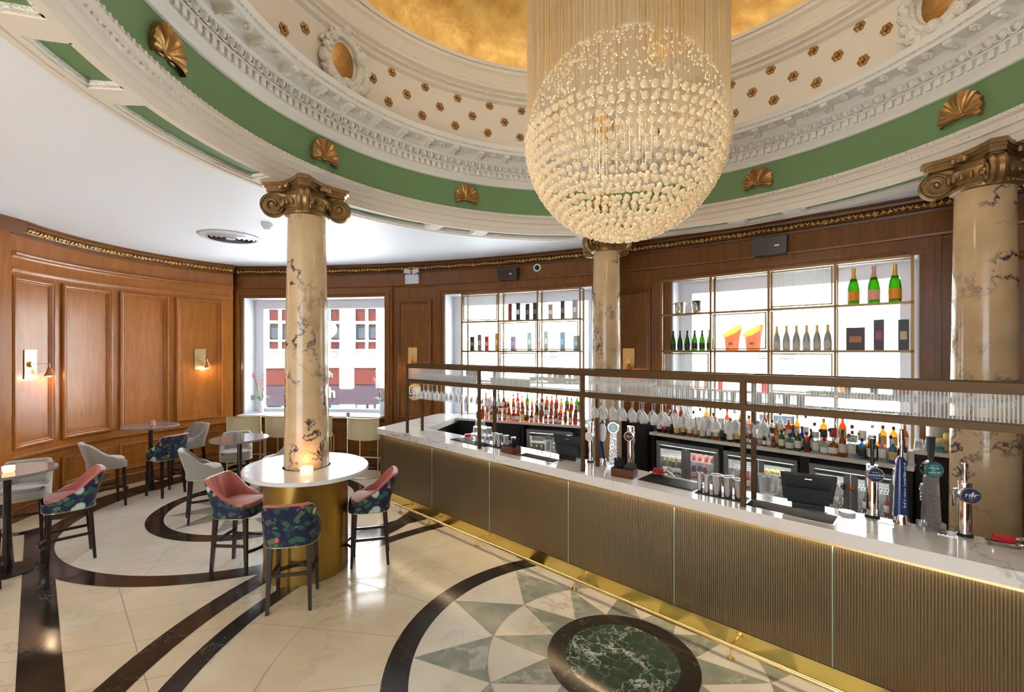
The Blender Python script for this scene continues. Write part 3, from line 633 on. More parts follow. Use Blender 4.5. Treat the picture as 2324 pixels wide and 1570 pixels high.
column(-2.28, 5.06, -25.5, 'left marble column rising through the white oval table', 1.132)
column(1.42, 6.85, -99.7, 'middle marble column behind the beer taps, below the chandelier')
column(4.37, 4.21, 190.5, 'right marble column behind the bar at the right edge', rb=.245, rt=.205)
MB().cyl(1.42, 6.85, 0, .25, .27).build('column_plinth', M['column']); tag(bpy.data.objects['column_plinth'], 'marble plinth under the middle column behind the bar', 'plinth')
# ================================================================ oval table round the left column
t = thing('oval_table', 'oval white quartz table on a gold drum round the left column', 'table', (-2.28, 5.06, 0), R(-43.67))
def oval(a, b, n=72): return [(a*math.cos(2*PI*i/n), b*math.sin(2*PI*i/n)) for i in range(n)]
mb = MB(); n_ = 72; O_ = oval(.74, .625); 
for z0, z1, s0, s1 in ((1.087,1.091,.992,1.0),(1.091,1.126,1,1),(1.126,1.131,1,.99)):
    mb.add([(x*s0,y*s0,z0) for x,y in O_]+[(x*s1,y*s1,z1) for x,y in O_], [(i,(i+1)%n_,n_+(i+1)%n_,n_+i) for i in range(n_)])
H_ = oval(.248,.248)
for z, s in ((1.131,.99),(1.087,.992)): mb.add([(x*s,y*s,z) for x,y in O_]+[(x,y,z) for x,y in H_], [(i,(i+1)%n_,n_+(i+1)%n_,n_+i) for i in range(n_)])
mb.add([(x,y,1.131) for x,y in H_]+[(x,y,1.087) for x,y in H_], [(i,(i+1)%n_,n_+(i+1)%n_,n_+i) for i in range(n_)])
mb.build('tabletop', M['quartz'], t)
MB().lathe([(.43,.0),(.43,1.086)], 64, (0,0,0), 0, 1.0, 1.0).build('drum', M['drum'], t)
def candle(x, y, z, lab, r=.045, h=.055, lit=True, col=None, shell=None):
    t = thing('candle', lab, 'candle', (x, y, z), 0, 'candles on the tables')
    MB().lathe([(0,.0),(r*.8,.0),(r*.95,.012),(r,.03),(r,h),(r*.9,h),(r*.88,.02),(0,.018)], 24).build('holder', shell or M['wax'], t)
    MB().cyl(0,0,.019,h*.7,r*.87).build('wax', M['wax'] if lit else cm((.7,.62,.5)), t)
    if lit:
        for q in range(3 if r > .04 else 1):
            a = q*2.1+.3; d = r*.4 if r > .04 else 0; MB().ball((d*math.cos(a), d*math.sin(a), h*.7+.012), .006, 8, 0, (1,1,2)).build('flame', M['flame'], t)
        l = bpy.data.lights.new('candle_light', 'POINT'); l.energy = .8; l.color = (1,.5,.18); l.shadow_soft_size = .02
        lo = bpy.data.objects.new('candle_light', l); COL.objects.link(lo); lo.parent = t; lo.location = (0,0,h+.03)
candle(-2.13, 4.72, 1.131, 'lit white three-wick candle on the oval table before the column', .062, .072)
# ================================================================ velvet bar stools
def stool(outer, inner):
    t = thing('bar_stool', 'velvet bar stool', 'stool')
    def plan(a, r=1.0, ox=0):   # a=0 at the back (-x)
        ca, sa = math.cos(a), math.sin(a); e = .62
        return Vector((-.225*r*abs(ca)**e*(1 if ca > 0 else -1)+ox, .232*r*abs(sa)**e*(1 if sa > 0 else -1)))
    def top(a):
        d = abs(math.degrees(a)); f = 1 if d < 42 else max(0, 1-(d-42)/70); f = f*f*(3-2*f)
        return .735+.27*f-(0.03 if d > 125 else 0)*min(1,(d-125)/15 if d > 125 else 0), f
    n = 80; s = MB(); vs = []; fs = []; nz = 9
    for i in range(n):
        a = -PI+2*PI*i/n; h, f = top(a)
        for j in range(nz):
            q = j/(nz-1); z = .605+(h-.605)*q; lean = max(0, z-.70)*.30*f; p = plan(a, 1+.02*math.sin(q*PI))
            dirv = p.normalized(); p = p+Vector((-lean*(1 if math.cos(a) > -.2 else .3), dirv.y*lean*.25)); vs.append((p.x, p.y, z))
    for i in range(n):
        for j in range(nz-1): fs.append((i*nz+j, ((i+1)%n)*nz+j, ((i+1)%n)*nz+j+1, i*nz+j+1))
    fs.append(tuple(i*nz for i in range(n)))
    s.add(vs, fs); s.build('outer_shell', outer, t, 50)
    # inner back and rim, with channel pleats
    b = MB(); vs = []; fs = []; n2 = 96; rows_ = [(0,1),(-.012,1.0),(-.045,1.0),(-.05,.93),(-.055,.6),(-.058,.3),(-.06,0)]; lim = 128
    for i in range(n2+1):
        a = R(-lim+2*lim*i/n2); h, f = top(a); pl = .006*abs(math.sin(i/n2*PI*19))*f
        for k, (ins, q) in enumerate(rows_):
            z = .70+(h-.70)*q+(.012 if k in (1,2) else 0)*(1); z0 = max(.0, .70+(h-.70)*q-.70)*.30*f; p = plan(a, 1.0); dirv = p.normalized()
            p = p+Vector((-z0*(1 if math.cos(a) > -.2 else .3), dirv.y*z0*.25)); thick = ins*(1 if f > .02 else .75); p = p+dirv*(thick+(-pl if k > 2 else 0)); vs.append((p.x, p.y, z))
    K = len(rows_)
    for i in range(n2):
        for j in range(K-1): fs.append((i*K+j, (i+1)*K+j, (i+1)*K+j+1, i*K+j+1))
    b.add(vs, fs); b.build('channelled_back', inner, t, 50)
    c = MB(); n3 = 48; vs = []; fs = []
    for q, z in ((.80,.655),(.86,.70),(.865,.725),(.83,.745),(.6,.757),(.3,.762)): vs += [tuple(plan(-PI+2*PI*i/n3, q, .012))+(z,) for i in range(n3)]
    for j in range(5):
        for i in range(n3): fs.append((j*n3+i, j*n3+(i+1)%n3, (j+1)*n3+(i+1)%n3, (j+1)*n3+i))
    fs.append(tuple(range(5*n3, 6*n3))); c.add(vs, fs); c.build('seat', inner, t, 50)
    st = MB(); st.tube([tuple(plan(-PI+2*PI*i/64, 1.005))+(.607,) for i in range(64)], .004, 5, closed=True); st.build('stud_trim', M['palebrass'], t)
    for sx, sy in ((1,1),(1,-1),(-1,1),(-1,-1)):
        l = MB(); x1, y1 = .165*sx, .165*sy; x0, y0 = (.185 if sx > 0 else -.205), .182*sy
        a0 = .021; a1 = .014; vs = [(x1+dx*a0, y1+dy*a0, .61) for dx, dy in ((-1,-1),(1,-1),(1,1),(-1,1))]+[(x0+dx*a1, y0+dy*a1, 0) for dx, dy in ((-1,-1),(1,-1),(1,1),(-1,1))]
        l.add(vs, [(0,1,2,3),(7,6,5,4),(0,4,5,1),(1,5,6,2),(2,6,7,3),(3,7,4,0)]); l.build('leg', M['legs'], t)
    for sy in (-1, 1): MB().bar((.176,.174*sy,.30), (-.187,.174*sy,.30), .018, .03).build('stretcher', M['legs'], t)
    MB().bar((-.187,.17,.34), (-.187,-.17,.34), .018, .03).build('stretcher', M['legs'], t)
    f = MB(); pts = [(.176+.075*math.sin(PI*k/12), -.172+.344*k/12, .235) for k in range(13)]
    for p, q in zip(pts, pts[1:]): f.bar(p, q, .022, .034)
    f.build('footrest', M['legs'], t, 0); return t
sf = stool(M['floral'], M['pink']); sg = stool(M['greyfab'], M['greyfab'])
FL = 'tropical print stools with coral seats'; GY = 'grey velvet bar stools'
for i, (x, y, yaw, lab) in enumerate([
    (-2.10, 4.38, 104, 'tropical print bar stool with its back to us in front of the gold drum'),
    (-3.03, 5.08, -3, 'coral velvet and tropical print bar stool at the left side of the oval table'),
    (-1.64, 5.25, 195, 'coral and tropical print bar stool right of the gold drum, near the bar'),
    (-5.12, 5.26, 228, 'coral and tropical print bar stool at the dark table by the left edge'),
    (-5.83, 7.66, 160, 'tropical print bar stool at the far round table by the panelled wall')]):
    place(sf, i, (x, y, 0), R(yaw), lab, FL)['category'] = 'stool'
for i, (x, y, yaw, lab) in enumerate([
    (-5.42, 4.52, 60, 'grey velvet bar stool cut by the left edge, nearest the camera'),
    (-6.0, 5.6, -52, 'grey velvet bar stool behind the dark table at the left edge'),
    (-6.28, 7.05, 55, 'grey velvet bar stool against the panelled wall, its back towards us'),
    (-6.08, 8.55, 250, 'grey velvet bar stool behind the far round table, ribbed back showing'),
    (-4.42, 6.55, 38, 'grey velvet bar stool standing alone before the middle round table'),
    (-4.62, 7.62, -62, 'pale grey stool behind the middle round table, ribbed back facing us'),
    (-3.68, 7.15, 188, 'grey velvet bar stool half hidden behind the left marble column')]):
    place(sg, i, (x, y, 0), R(yaw), lab, GY)['category'] = 'stool'
# round pedestal tables
M['darkstone'] = mat('dark_stone_top', (.20,.17,.165), .08)
for x, y, r, lab in ((-5.5,4.96,.40,'dark round bar table at the left edge with a lit candle'), (-6.35,8.0,.42,'round bar table by the panelled wall, farthest to the left'), (-4.1,6.85,.39,'round bar table with small green cup in front of the window stools')):
    t = thing('round_table', lab, 'table', (x, y, 0), 0, 'round pedestal tables')
    MB().lathe([(0,1.068),(r-.01,1.068),(r,1.074),(r,1.094),(r-.006,1.10),(0,1.10)], 56).build('tabletop', M['darkstone'], t)
    MB().lathe([(.10,1.067),(.06,1.055),(.032,1.03),(.032,.5),(.04,.3),(.055,.05),(.05,.03)], 20).build('pedestal', M['legs'], t)
    MB().lathe([(0,0),(.24,0),(.24,.012),(.05,.03),(0,.03)], 36).build('base', M['legs'], t)
candle(-5.42, 4.90, 1.10, 'lit white candle on the dark table at the left edge', .05, .065)
def cup(x, y, z, lab, col):
    t = thing('tealight_cup', lab, 'candle holder', (x, y, z), 0, 'ceramic candle cups')
    MB().lathe([(0,0),(.036,0),(.038,.004),(.038,.08),(.033,.08),(.033,.01),(0,.01)], 20).build('cup', cm(col,.5), t); MB().cyl(0,0,.011,.06,.0325).build('wax', cm((.7,.62,.45)), t)
cup(-6.33, 8.02, 1.10, 'small pink ceramic candle cup on the far round table', (.50,.27,.22)); cup(-4.07, 6.80, 1.10, 'small green ceramic candle cup on the middle round table', (.30,.33,.25))
cup(-3.42, 9.50, 1.04, 'small green ceramic cup on the white window ledge', (.33,.38,.30))
# brass framed chairs at the window ledge
def bar_chair():
    t = thing('bar_chair', 'brass framed chair', 'chair')
    b = MB(); n = 16
    for r0, r1, z0, z1 in ((.0,.0,0,0),):
        vs = []
        for i in range(n+1):
            a = R(-72+144*i/n); x, y = -.02-.25*math.cos(a)**1, .33*math.sin(a)/math.sin(R(72))
            drop = .16*abs(math.sin(a))**3
            for o in (0, .035): vs += [(x+o, y*(1-o*1.0), .74+.0*drop), (x+o, y*(1-o*1.0), 1.12)]
        fs = []
        for i in range(n): k = i*4; fs += [(k,k+4,k+5,k+1), (k+2,k+3,k+7,k+6), (k+1,k+5,k+7,k+3), (k,k+2,k+6,k+4)]
        fs += [(0,1,3,2), (n*4,n*4+2,n*4+3,n*4+1)]; b.add(vs, fs)
    b.build('curved_back', M['creamfab'], t, 40)
    MB().lathe([(0,.70),(.24,.70),(.27,.715),(.27,.76),(.24,.785),(0,.79)], 32, (.03,0,0), 0, .9, 1).build('seat', M['creamfab'], t)
    tr = MB(); tr.tube([(-.02-.26*math.cos(R(-72+9*k)), .335*math.sin(R(-72+9*k))/math.sin(R(72)), 1.128) for k in range(17)], .012, 6)
    tr.build('top_rail', M['palebrass'], t)
    MB().tube([(-.02-.26*math.cos(R(-72+9*k)), .335*math.sin(R(-72+9*k))/math.sin(R(72)), .735) for k in range(17)], .010, 6).build('lower_rail', M['palebrass'], t)
    for sx, sy in ((-.115,-.32),(-.115,.32),(.2,-.24),(.2,.24)):
        MB().tube([(sx,sy,.012), (sx,sy,1.12 if sx < 0 else .71)], .012, 8).build('leg', M['palebrass'], t)
    MB().tube([(.02+.30*math.cos(k*PI/18), .345*math.sin(k*PI/18), .012) for k in range(36)], .012, 8, closed=True).build('floor_ring', M['palebrass'], t)
    MB().tube([(.2,-.24,.30),(.2,.24,.30)], .010, 8).build('footrest', M['palebrass'], t); MB().tube([(-.115,-.32,.30),(.2,-.24,.30)], .010, 8).build('side_stretcher', M['palebrass'], t)
    return t
bc = bar_chair()
for i, (u, y, yaw, lab) in enumerate([(560, 9.10, 92, 'cream brass-framed chair at the window ledge, farthest left'), (646, 9.12, 90, 'cream brass-framed chair at the ledge, just left of the column'), (721, 9.08, 88, 'cream brass-framed chair at the ledge, half hidden right of the column'), (830, 8.80, 78, 'cream brass-framed chair at the ledge nearest the bar end')]):
    place(bc, i, ((u-1162)/1033*y, y, 0), R(yaw), lab, 'cream chairs along the window ledge')['category'] = 'chair'
# ================================================================ fixtures on walls and ceiling
def sconce(loc, rz, lab, side=1, w=.20, h=.42, arm=.22):
    t = thing('wall_lamp', lab, 'lamp', loc, rz, 'brass wall lamps')      # local -y faces the room
    MB().box(-w/2, w/2, -.012, 0, -h/2, h/2).build('backplate', M['palebrass'], t)
    MB().tube([(0,-.012,.0),(0,-.05,.0)], .045, 16).build('boss', M['brass'], t)
    a = MB(); x = side*arm*.75; a.tube([(-side*.03,-.055,.0),(side*.05,-.075,.005),(x,-.13,.005),(x,-.13,-.05)], .006, 8); a.build('arm', M['brass'], t)
    MB().lathe([(.012,-.05),(.022,-.06),(.03,-.085),(.036,-.11),(.052,-.15),(.064,-.175),(.060,-.175),(.03,-.115),(.008,-.06)], 20, (x,-.13,0)).build('lamp_shade', mat('burnt_copper', (.55,.17,.05), .3, .5), t)
    MB().ball((x,-.13,-.165), .032, 12).build('bulb', emit('warm_bulb', (1,.82,.6), 7), t)
    l = bpy.data.lights.new('sconce_light', 'POINT'); l.energy = 3; l.color = (1,.75,.45); l.shadow_soft_size = .03
    lo = bpy.data.objects.new('sconce_light', l); COL.objects.link(lo); lo.parent = t; lo.location = (x,-.15,-.20)
def face(C, RR, a, z, off=.0): return on(C, RR-off, a, z), R(a-90)      # local +y points outwards
p, r = face(CL, RL, -170.8, 2.21, .002); sconce(p, r, 'brass wall lamp with copper shade on the nearest wall panel at left', 1)
p, r = face(CL, RL, 142.85, 2.24, .002); sconce(p, r, 'brass wall lamp with copper shade on the wall panel beside the left window', 1, arm=.12)
p, r = face(CM, RM, 75.88, 2.27, .002); sconce(p, r, 'brass wall lamp on the narrow wood panel between left and middle windows', 1, arm=.05)
p, r = face(CM, RM, 58.49, 2.24, .002); sconce(p, r, 'brass wall lamp on the wood panel right of the middle column', 1, arm=.05)
p, r = face(CM, RM, 75.84, 3.90, .002); t = thing('emergency_light', 'white twin-headed emergency light above the narrow wood panel', 'light', p, r)
MB().box(-.15,.15,-.07,0,-.10,.09).build('battery_box', M['white'], t)
for s in (-1, 1):
    b = MB(); b.T = Matrix.Translation((s*.09,-.05,.155)) @ Matrix.Rotation(R(-s*14), 4, 'Y'); b.box(-.075,.075,-.05,.04,-.045,.045); b.T = None; b.build('lamp_head', M['white'], t)
MB().box(-.02,.02,-.05,-.01,.09,.12).build('bracket', M['dgrey'], t)
def speaker(a, z, lab, w, h):
    p, r = face(CM, RM, a, z, .0); t = thing('speaker', lab, 'speaker', p, r, 'wall speakers')
    b = MB(); b.add([(-w/2,-.06,h/2+.02),(w/2,-.06,h/2+.02),(w/2*.9,-.06,-h/2),(-w/2*.9,-.06,-h/2),(-w/2,-.24,h/2-.01),(w/2,-.24,h/2-.01),(w/2*.92,-.20,-h/2),(-w/2*.92,-.20,-h/2)], [(0,1,2,3),(7,6,5,4),(0,4,5,1),(1,5,6,2),(2,6,7,3),(3,7,4,0)])
    b.build('cabinet', M['pos'], t); b = MB(); b.add([(-w*.46,-.243,h/2-.025),(w*.46,-.243,h/2-.025),(w*.43,-.205,-h/2+.012),(-w*.43,-.205,-h/2+.012)], [(0,1,2,3)])
    b.build('grille', M['blackpl'], t, 0); MB().box(w*.16,w*.30,-.250,-.238,-h*.10,-h*.02).build('badge', M['steel'], t); MB().box(-.03,.03,-.07,.0,-.03,.03).build('wall_bracket', M['blackpl'], t)
speaker(67.39, 3.87, 'dark grey wall speaker above the middle window', .40, .22); speaker(50.09, 3.88, 'dark grey wall speaker above the right window', .44, .24)
p, r = face(CM, RM, 65.21, 3.97, .0); t = thing('security_camera', 'small white dome camera on the frieze beside the speaker', 'camera', p, r); MB().tube([(0,0,0),(0,-.05,0)], .075, 20).build('housing', M['white'], t); MB().ball((0,-.05,0), .045, 14).build('lens', M['blackpl'], t)
# round plate with a letter on the pilaster panel behind the hanging glasses
p, r = face(CM, RM, 75.7, 1.55, .002); t = thing('round_sign', 'round cream and black sign on the wood panel behind hanging glasses', 'sign', p, r)
MB().tube([(0,0,0),(0,-.02,0)], .17, 32).build('disc', cm((.62,.45,.20),.3), t); MB().box(-.17,.165,-.026,-.02,-.085,-.06).build('black_band', M['blackpl'], t); b = MB(); b.box(-.15,.15,-.025,-.02,-.04,.10); b.build('cream_field', cm((.75,.70,.58)), t); text('E', .17, M['blackpl'], t, (-.06,-.028,.03), (R(90),0,0))
# vent and detector
t = thing('ceiling_vent', 'round white slatted air vent in the flat ceiling', 'vent', (-4.47,7.23,ZC))
b = MB(); b.lathe([(.42,-.001),(.43,-.02),(.40,-.03),(.36,-.03),(.36,-.001)], 40); b.build('rim', M['white'], t)
for k, r_ in enumerate((.31,.245,.18,.115)): MB().lathe([(r_,-.035),(r_+.045,-.008),(r_+.04,-.004),(r_-.005,-.03)], 36).build('louvre', M['white'], t)
MB().cyl(0,0,-.01,-.0005,.36).build('dark_throat', M['blackmatte'], t); MB().cyl(0,0,-.04,-.01,.07).build('hub', M['white'], t)
t = thing('smoke_detector', 'small white smoke detector on the ceiling left of the column', 'detector', (-3.5,6.5,ZC)); MB().lathe([(0,-.09),(.04,-.085),(.055,-.05),(.075,-.03),(.075,0)], 20).build('body', M['white'], t)
# ================================================================ chandelier
CH = (.874, 3.56, 4.04); CR = .755
t = thing('chandelier', 'huge spherical crystal chandelier of cream glass baubles', 'chandelier', CH)
rnd = random.Random(5); balls = []
lat = 1.
while lat > -89:
    rr = CR*math.cos(R(lat)); n = max(1, int(2*PI*rr/.067)); ph = rnd.random()
    for i in range(n):
        a = 2*PI*(i+ph)/n; balls.append((Vector((rr*math.cos(a), rr*math.sin(a), CR*math.sin(R(lat)))), .0235))
    lat -= 5.3
for j in range(6):                                 # smaller inner baubles low down
    lat = -42-j*7.5; rr = (CR-.05)*math.cos(R(lat)); n = int(2*PI*rr/.07)
    for i in range(n): a = 2*PI*(i+rnd.random()*.4)/n; balls.append((Vector((rr*math.cos(a), rr*math.sin(a), (CR-.05)*math.sin(R(lat)))), .017))
cv_ = Vector((-CH[0], -CH[1], 2.4-CH[2])); balls.sort(key=lambda b: ((cv_-b[0]).length if b[1] > .02 else 99))
drop = [(0,-1.0),(.5,-.87),(.87,-.5),(1.0,0),(.87,.5),(.5,.85),(.16,1.04),(0,1.18)]
bme = MB().lathe([(r_*.0235, z_*.0235) for r_, z_ in drop], 14).mesh('bauble', M['bead'], 70)
for p, r_ in balls[:100]: ob('glass_bauble', bme, t, p)
b = MB()
for p, r_ in balls[100:]: b.lathe([(x*r_, z*r_) for x, z in drop], 10 if r_ > .02 else 8, p)
tag(b.build('glass_bauble_mass', M['bead'], t, 70), kind='stuff')
b = MB(); s = MB(); tops = []
for k in range(900):
    z = rnd.uniform(.03, 1.0); a = rnd.uniform(0, 2*PI); q = math.sqrt(max(0, 1-z*z)); p = (CR*q*math.cos(a), CR*q*math.sin(a), CR*z); b.ball(p, .0098, 6, 0, (1,1,1.1)); tops.append((p[0], p[1], p[2]))
for k in range(500):
    z = rnd.uniform(-.7, .1); a = rnd.uniform(0, 2*PI); q = math.sqrt(max(0, 1-z*z)); b.ball((CR*.985*q*math.cos(a), CR*.985*q*math.sin(a), CR*z), .0055, 5)
tag(b.build('crystal_drops', M['crystal'], t, 70), kind='stuff')
for x, y, z in tops: s.bar((x,y,z), (x,y,4.05), .0022)
for k in range(170):
    a = 2*PI*k/170; s.bar((CR*math.cos(a), CR*math.sin(a), .1), (CR*math.cos(a), CR*math.sin(a), 4.05), .0026)
for p, r_ in balls[::6]:
    if p.z < .2: s.bar((p.x,p.y,p.z), (p.x,p.y,CR*.9), .0012)
tag(s.build('crystal_strands', M['strand'], t, 0), kind='stuff')
MB().cyl(0,0,4.0,4.06,.85,40).build('canopy', M['cream'], t)
l = bpy.data.lights.new('chandelier_light', 'POINT'); l.energy = 9; l.color = (1,.86,.66); l.shadow_soft_size = .12
lo = bpy.data.objects.new('chandelier_light', l); COL.objects.link(lo); lo.parent = t; lo.location = (0,0,.1)
for k in range(5):  # added point lights with no visible fitting, brightening the gilded dome
    l = bpy.data.lights.new('canopy_lamp', 'POINT'); l.energy = 13; l.color = (1,.90,.76); l.shadow_soft_size = .08
    lo = bpy.data.objects.new('canopy_lamp', l); COL.objects.link(lo); lo.parent = t; lo.location = (1.0*math.cos(k*1.257+.4), 1.0*math.sin(k*1.257+.4), 3.45)
for k in range(6):
    l = bpy.data.lights.new('canopy_downlight', 'SPOT'); l.energy = 22; l.color = (1,.86,.66); l.spot_size = R(34); l.shadow_soft_size = .03
    lo = bpy.data.objects.new('canopy_downlight', l); COL.objects.link(lo); lo.parent = t; lo.location = (.6*math.cos(k*PI/3), .6*math.sin(k*PI/3), 3.95)
# ================================================================ the bar (local x runs along it to the right, y away from the room)
BA = R(-43.67); ZB = 1.1355
def BL(x, y, z=0): return Vector((x*.72334+y*.69050, -x*.69050+y*.72334, z))
BO = (-2.6, 4.15)
bar = thing('bar_counter', 'long white marble topped bar counter with reeded gold glass front', 'counter', BL(*BO), BA)
def bmb(): m = MB(); m.T = Matrix.Translation((-BO[0], -BO[1], 0)); return m
zt0 = ZB-.097
S1 = (-3.78, -3.22, 4.04, 4.22); S2 = (-1.20, -.60, 4.02, 4.24)
b = bmb(); b.prism([(-6.80,3.90),(-6.80,4.44),(-6.19,4.44),(-6.19,3.90)], zt0, ZB)
b.prism([(-6.80,3.901),(-6.8,4.439),(-6.19,4.439),(-6.78,5.54),(-7.07,5.96),(-7.33,5.83),(-7.50,5.72)][::1], zt0, ZB)
x = -6.19
for s in (S1, S2):
    b.box(x, s[0], 3.90, 4.45, zt0, ZB); b.box(s[0], s[1], 3.90, s[2], zt0, ZB); b.box(s[0], s[1], s[3], 4.45, zt0, ZB); x = s[1]
b.box(x, 1.7, 3.90, 4.45, zt0, ZB); b.build('marble_top', M['counter'], bar, 0)
b = bmb(); b.box(-6.74, 1.7, 3.975, 4.40, .0, zt0-.23); b.prism([(-6.76,3.97),(-6.22,4.42),(-6.80,5.52),(-7.08,5.92),(-7.30,5.80),(-7.44,5.70)], 0, zt0-.001)
b.build('carcass', M['blackmatte'], bar)
b = bmb(); b.box(-6.74, 1.7, 4.38, 4.40, .5, zt0); b.box(-6.74,1.7,3.962,3.975,.0,zt0-.001); b.build('back_board', M['blackmatte'], bar)
xs = [-6.75, -5.36, -4.16, -2.93, -1.76, -.59, .58, 1.7]
for x0, x1 in zip(xs, xs[1:]):
    bmb().flute(x0+.004, x1-.004, 3.945, 3.96, .138, zt0-.004, .0165, .0022).build('reeded_panel', M['reed'], bar, 25)
for x0 in xs[1:-1]: bmb().box(x0-.003, x0+.003, 3.943, 3.958, .138, zt0-.004).build('panel_joint', M['seam'], bar)
b = bmb(); b.box(-6.755, 1.7, 3.908, 3.916, zt0-.020, zt0); b.box(-6.760,-6.750,3.93,3.965,.0,zt0); b.build('brass_edge', M['brass'], bar)
bmb().box(-6.70, 1.7, 3.926, 3.932, zt0-.004, zt0-.001).build('led_strip', M['led'], bar)
for x in (-5.6, -3.5, -1.4, .7):
    l = bpy.data.lights.new('led_light', 'AREA'); l.shape = 'RECTANGLE'; l.size = 2.1; l.size_y = .012; l.energy = 3.6; l.color = (1,.80,.50)
    lo = bpy.data.objects.new('led_light', l); COL.objects.link(lo); lo.parent = bar; lo.location = (x-BO[0], 3.932-BO[1], zt0-.0045); lo.rotation_euler = (0, 0, 0)
b = bmb(); b.box(-6.75, 1.7, 3.946, 3.962, 0, .130); b.build('brass_plinth', M['brassplate'], bar)
bmb().box(-6.75,1.7,3.95,3.96,.130,.138).build('shadow_gap', M['blackmatte'], bar)
for s in (S1, S2):
    b = bmb(); x0, x1, y0, y1 = s; w = .016
    for q in ((x0-w,x1+w,y0-w,y0),(x0-w,x1+w,y1,y1+w),(x0-w,x0,y0,y1),(x1,x1+w,y0,y1)): b.box(*q, ZB-.002, ZB+.003)
    b.build('basin_rim', M['steel'], bar)
    b = bmb(); b.box(x0,x1,y0,y1,ZB-.215,ZB-.21); b.box(x0-.002,x0,y0,y1,ZB-.21,ZB); b.box(x1,x1+.002,y0,y1,ZB-.21,ZB); b.box(x0,x1,y0-.002,y0,ZB-.21,ZB); b.box(x0,x1,y1,y1+.002,ZB-.21,ZB); b.build('basin', M['steelbr'], bar)
t = thing('foot_rail', 'polished brass foot rail running along the bar front', 'rail', BL(-2.2, 3.75), BA)
def lmb(x, y): m = MB(); m.T = Matrix.Translation((-x, -y, 0)); return m
lmb(-2.2,3.75).tube([(-6.03,3.75,.10),(1.7,3.75,.10)], .019, 14).build('rail', M['brass'], t)
for x in (-5.88, -5.17, -4.18, -2.71, -1.22, .27):
    b = lmb(-2.2,3.75); b.tube([(x,3.75,.10),(x,3.94,.085)], .008, 8); b.tube([(x,3.93,.085),(x,3.945,.085)], .030, 16); b.tube([(x,3.75,.10),(x,3.75,.006)], .007, 8); b.cyl(x,3.75,.003,.010,.030)
    b.build('bracket', M['brass'], t)
# ---------------------------------------------------------------- overhead glass rack
RX = [-6.047, -4.392, -2.771, -1.197, .42]; YF, YK = 3.985, 4.262
t = thing('glass_rack', 'bronze framed overhead glass rack standing on the bar', 'rack', BL(-2.8, 4.1, ZB), BA); rk = t
def kmb(): m = MB(); m.T = Matrix.Translation((2.8, -4.1, -ZB)); return m
for x in RX:
    for y in (YF, YK): kmb().box(x-.0175, x+.0175, y-.0175, y+.0175, ZB+.001, 2.20).build('post', M['frame'], t)
for y in (YF, YK):
    for z0, z1, nm in ((2.152,2.21,'top_rail'),(1.918,1.966,'lower_rail')): kmb().box(RX[0]-.0175, 1.7, y-.019, y+.019, z0, z1).build(nm, M['frame'], t)
for x in RX:
    b = kmb(); b.box(x-.017, x+.017, YF, YK, 2.16, 2.205); b.box(x-.017, x+.017, YF, YK, 1.92, 1.96); b.build('cross_rail', M['frame'], t)
for x0, x1 in zip(RX, RX[1:]+[1.7]):
    b = kmb(); w = .009
    for q in ((x0+.018,x1-.018,2.143,2.152),(x0+.018,x1-.018,1.966,1.975),(x0+.018,x0+.027,1.97,2.15),(x1-.027,x1-.018,1.97,2.15)): b.box(q[0],q[1],YF-.010,YF+.004,q[2],q[3])
    f = b.build('inner_frame', M['frame'], t)
    kmb().flute(x0+.02, x1-.02, YF-.002, YF+.002, 1.97, 2.15, .0185, .003).build('reeded_glass', M['reedglass'], t, 25)
    kmb().box(x0+.02, x1-.02, YF+.02, YK-.02, 1.95, 1.958).build('glass_shelf', M['clear'], t)
for x0, x1 in ((RX[0], RX[1]+.35), (RX[2], RX[3]+.25)):
    b = kmb(); k = 0; x = x0+.06
    while x < x1-.03: b.tube([(x, YF+.0, 1.914), (x, YK, 1.914), (x, YK, 1.905)], .0028, 5); x += .034 if k % 2 == 0 else .062; k += 1
    for y in (YF+.02, YK-.02): b.tube([(x0+.03,y,1.916),(x1-.03,y,1.916)], .0028, 5)
    b.build('wire_hanger', M['chrome'], t)
def glass_mesh(kind):
    p = {'flute': [(.0,0),(.033,.0),(.033,.003),(.006,.010),(.0035,.03),(.0035,.095),(.010,.112),(.026,.145),(.031,.175),(.028,.232),(.0262,.232),(.029,.175),(.024,.147),(.0,.118)],
         'wine': [(.0,0),(.036,.0),(.036,.003),(.006,.010),(.0035,.03),(.0035,.085),(.014,.10),(.036,.13),(.041,.16),(.035,.205),(.0335,.205),(.0392,.16),(.034,.131),(.0,.098)],
         'tumbler': [(0,0),(.035,0),(.041,.09),(.040,.10),(.038,.10),(.033,.012),(0,.012)],
         'coupe': [(0,0),(.034,0),(.034,.003),(.005,.01),(.0035,.03),(.0035,.085),(.02,.095),(.05,.115),(.056,.140),(.0545,.140),(.048,.117),(0,.097)],
         'highball': [(0,0),(.029,0),(.034,.14),(.032,.14),(.027,.012),(0,.012)]}[kind]
    return MB().lathe(p, 18).mesh(kind, M['clear'], 50)
GM = {k: glass_mesh(k) for k in ('flute', 'wine', 'tumbler', 'coupe', 'highball')}
def gl(kind, nm, loc, lab, grp, flip=False, cat='glass'):
    o = ob(nm, GM[kind], None, loc)
    if flip: o.rotation_euler = (PI, 0, 0)
    return tag(o, lab, cat, grp)
RW = ('front', 'middle', 'back')
for bay, x0, n_, kind, w1 in (('left', -5.93, 16, 'flute', 'champagne flute'), ('right', -2.66, 15, 'wine', 'wine glass')):
    for i in range(n_):
        for j in range(3):
            if j == 1 and i % 2: continue
            gl(kind, 'hanging_glass', BL(x0+i*.111+(j % 2)*.02, YF+.055+j*.085, 1.911), 'clear %s hanging upside down in the %s rack bay, %s in %s row' % (w1, bay, nth(i), RW[j]), 'glasses hanging under the rack', True)
k = 0
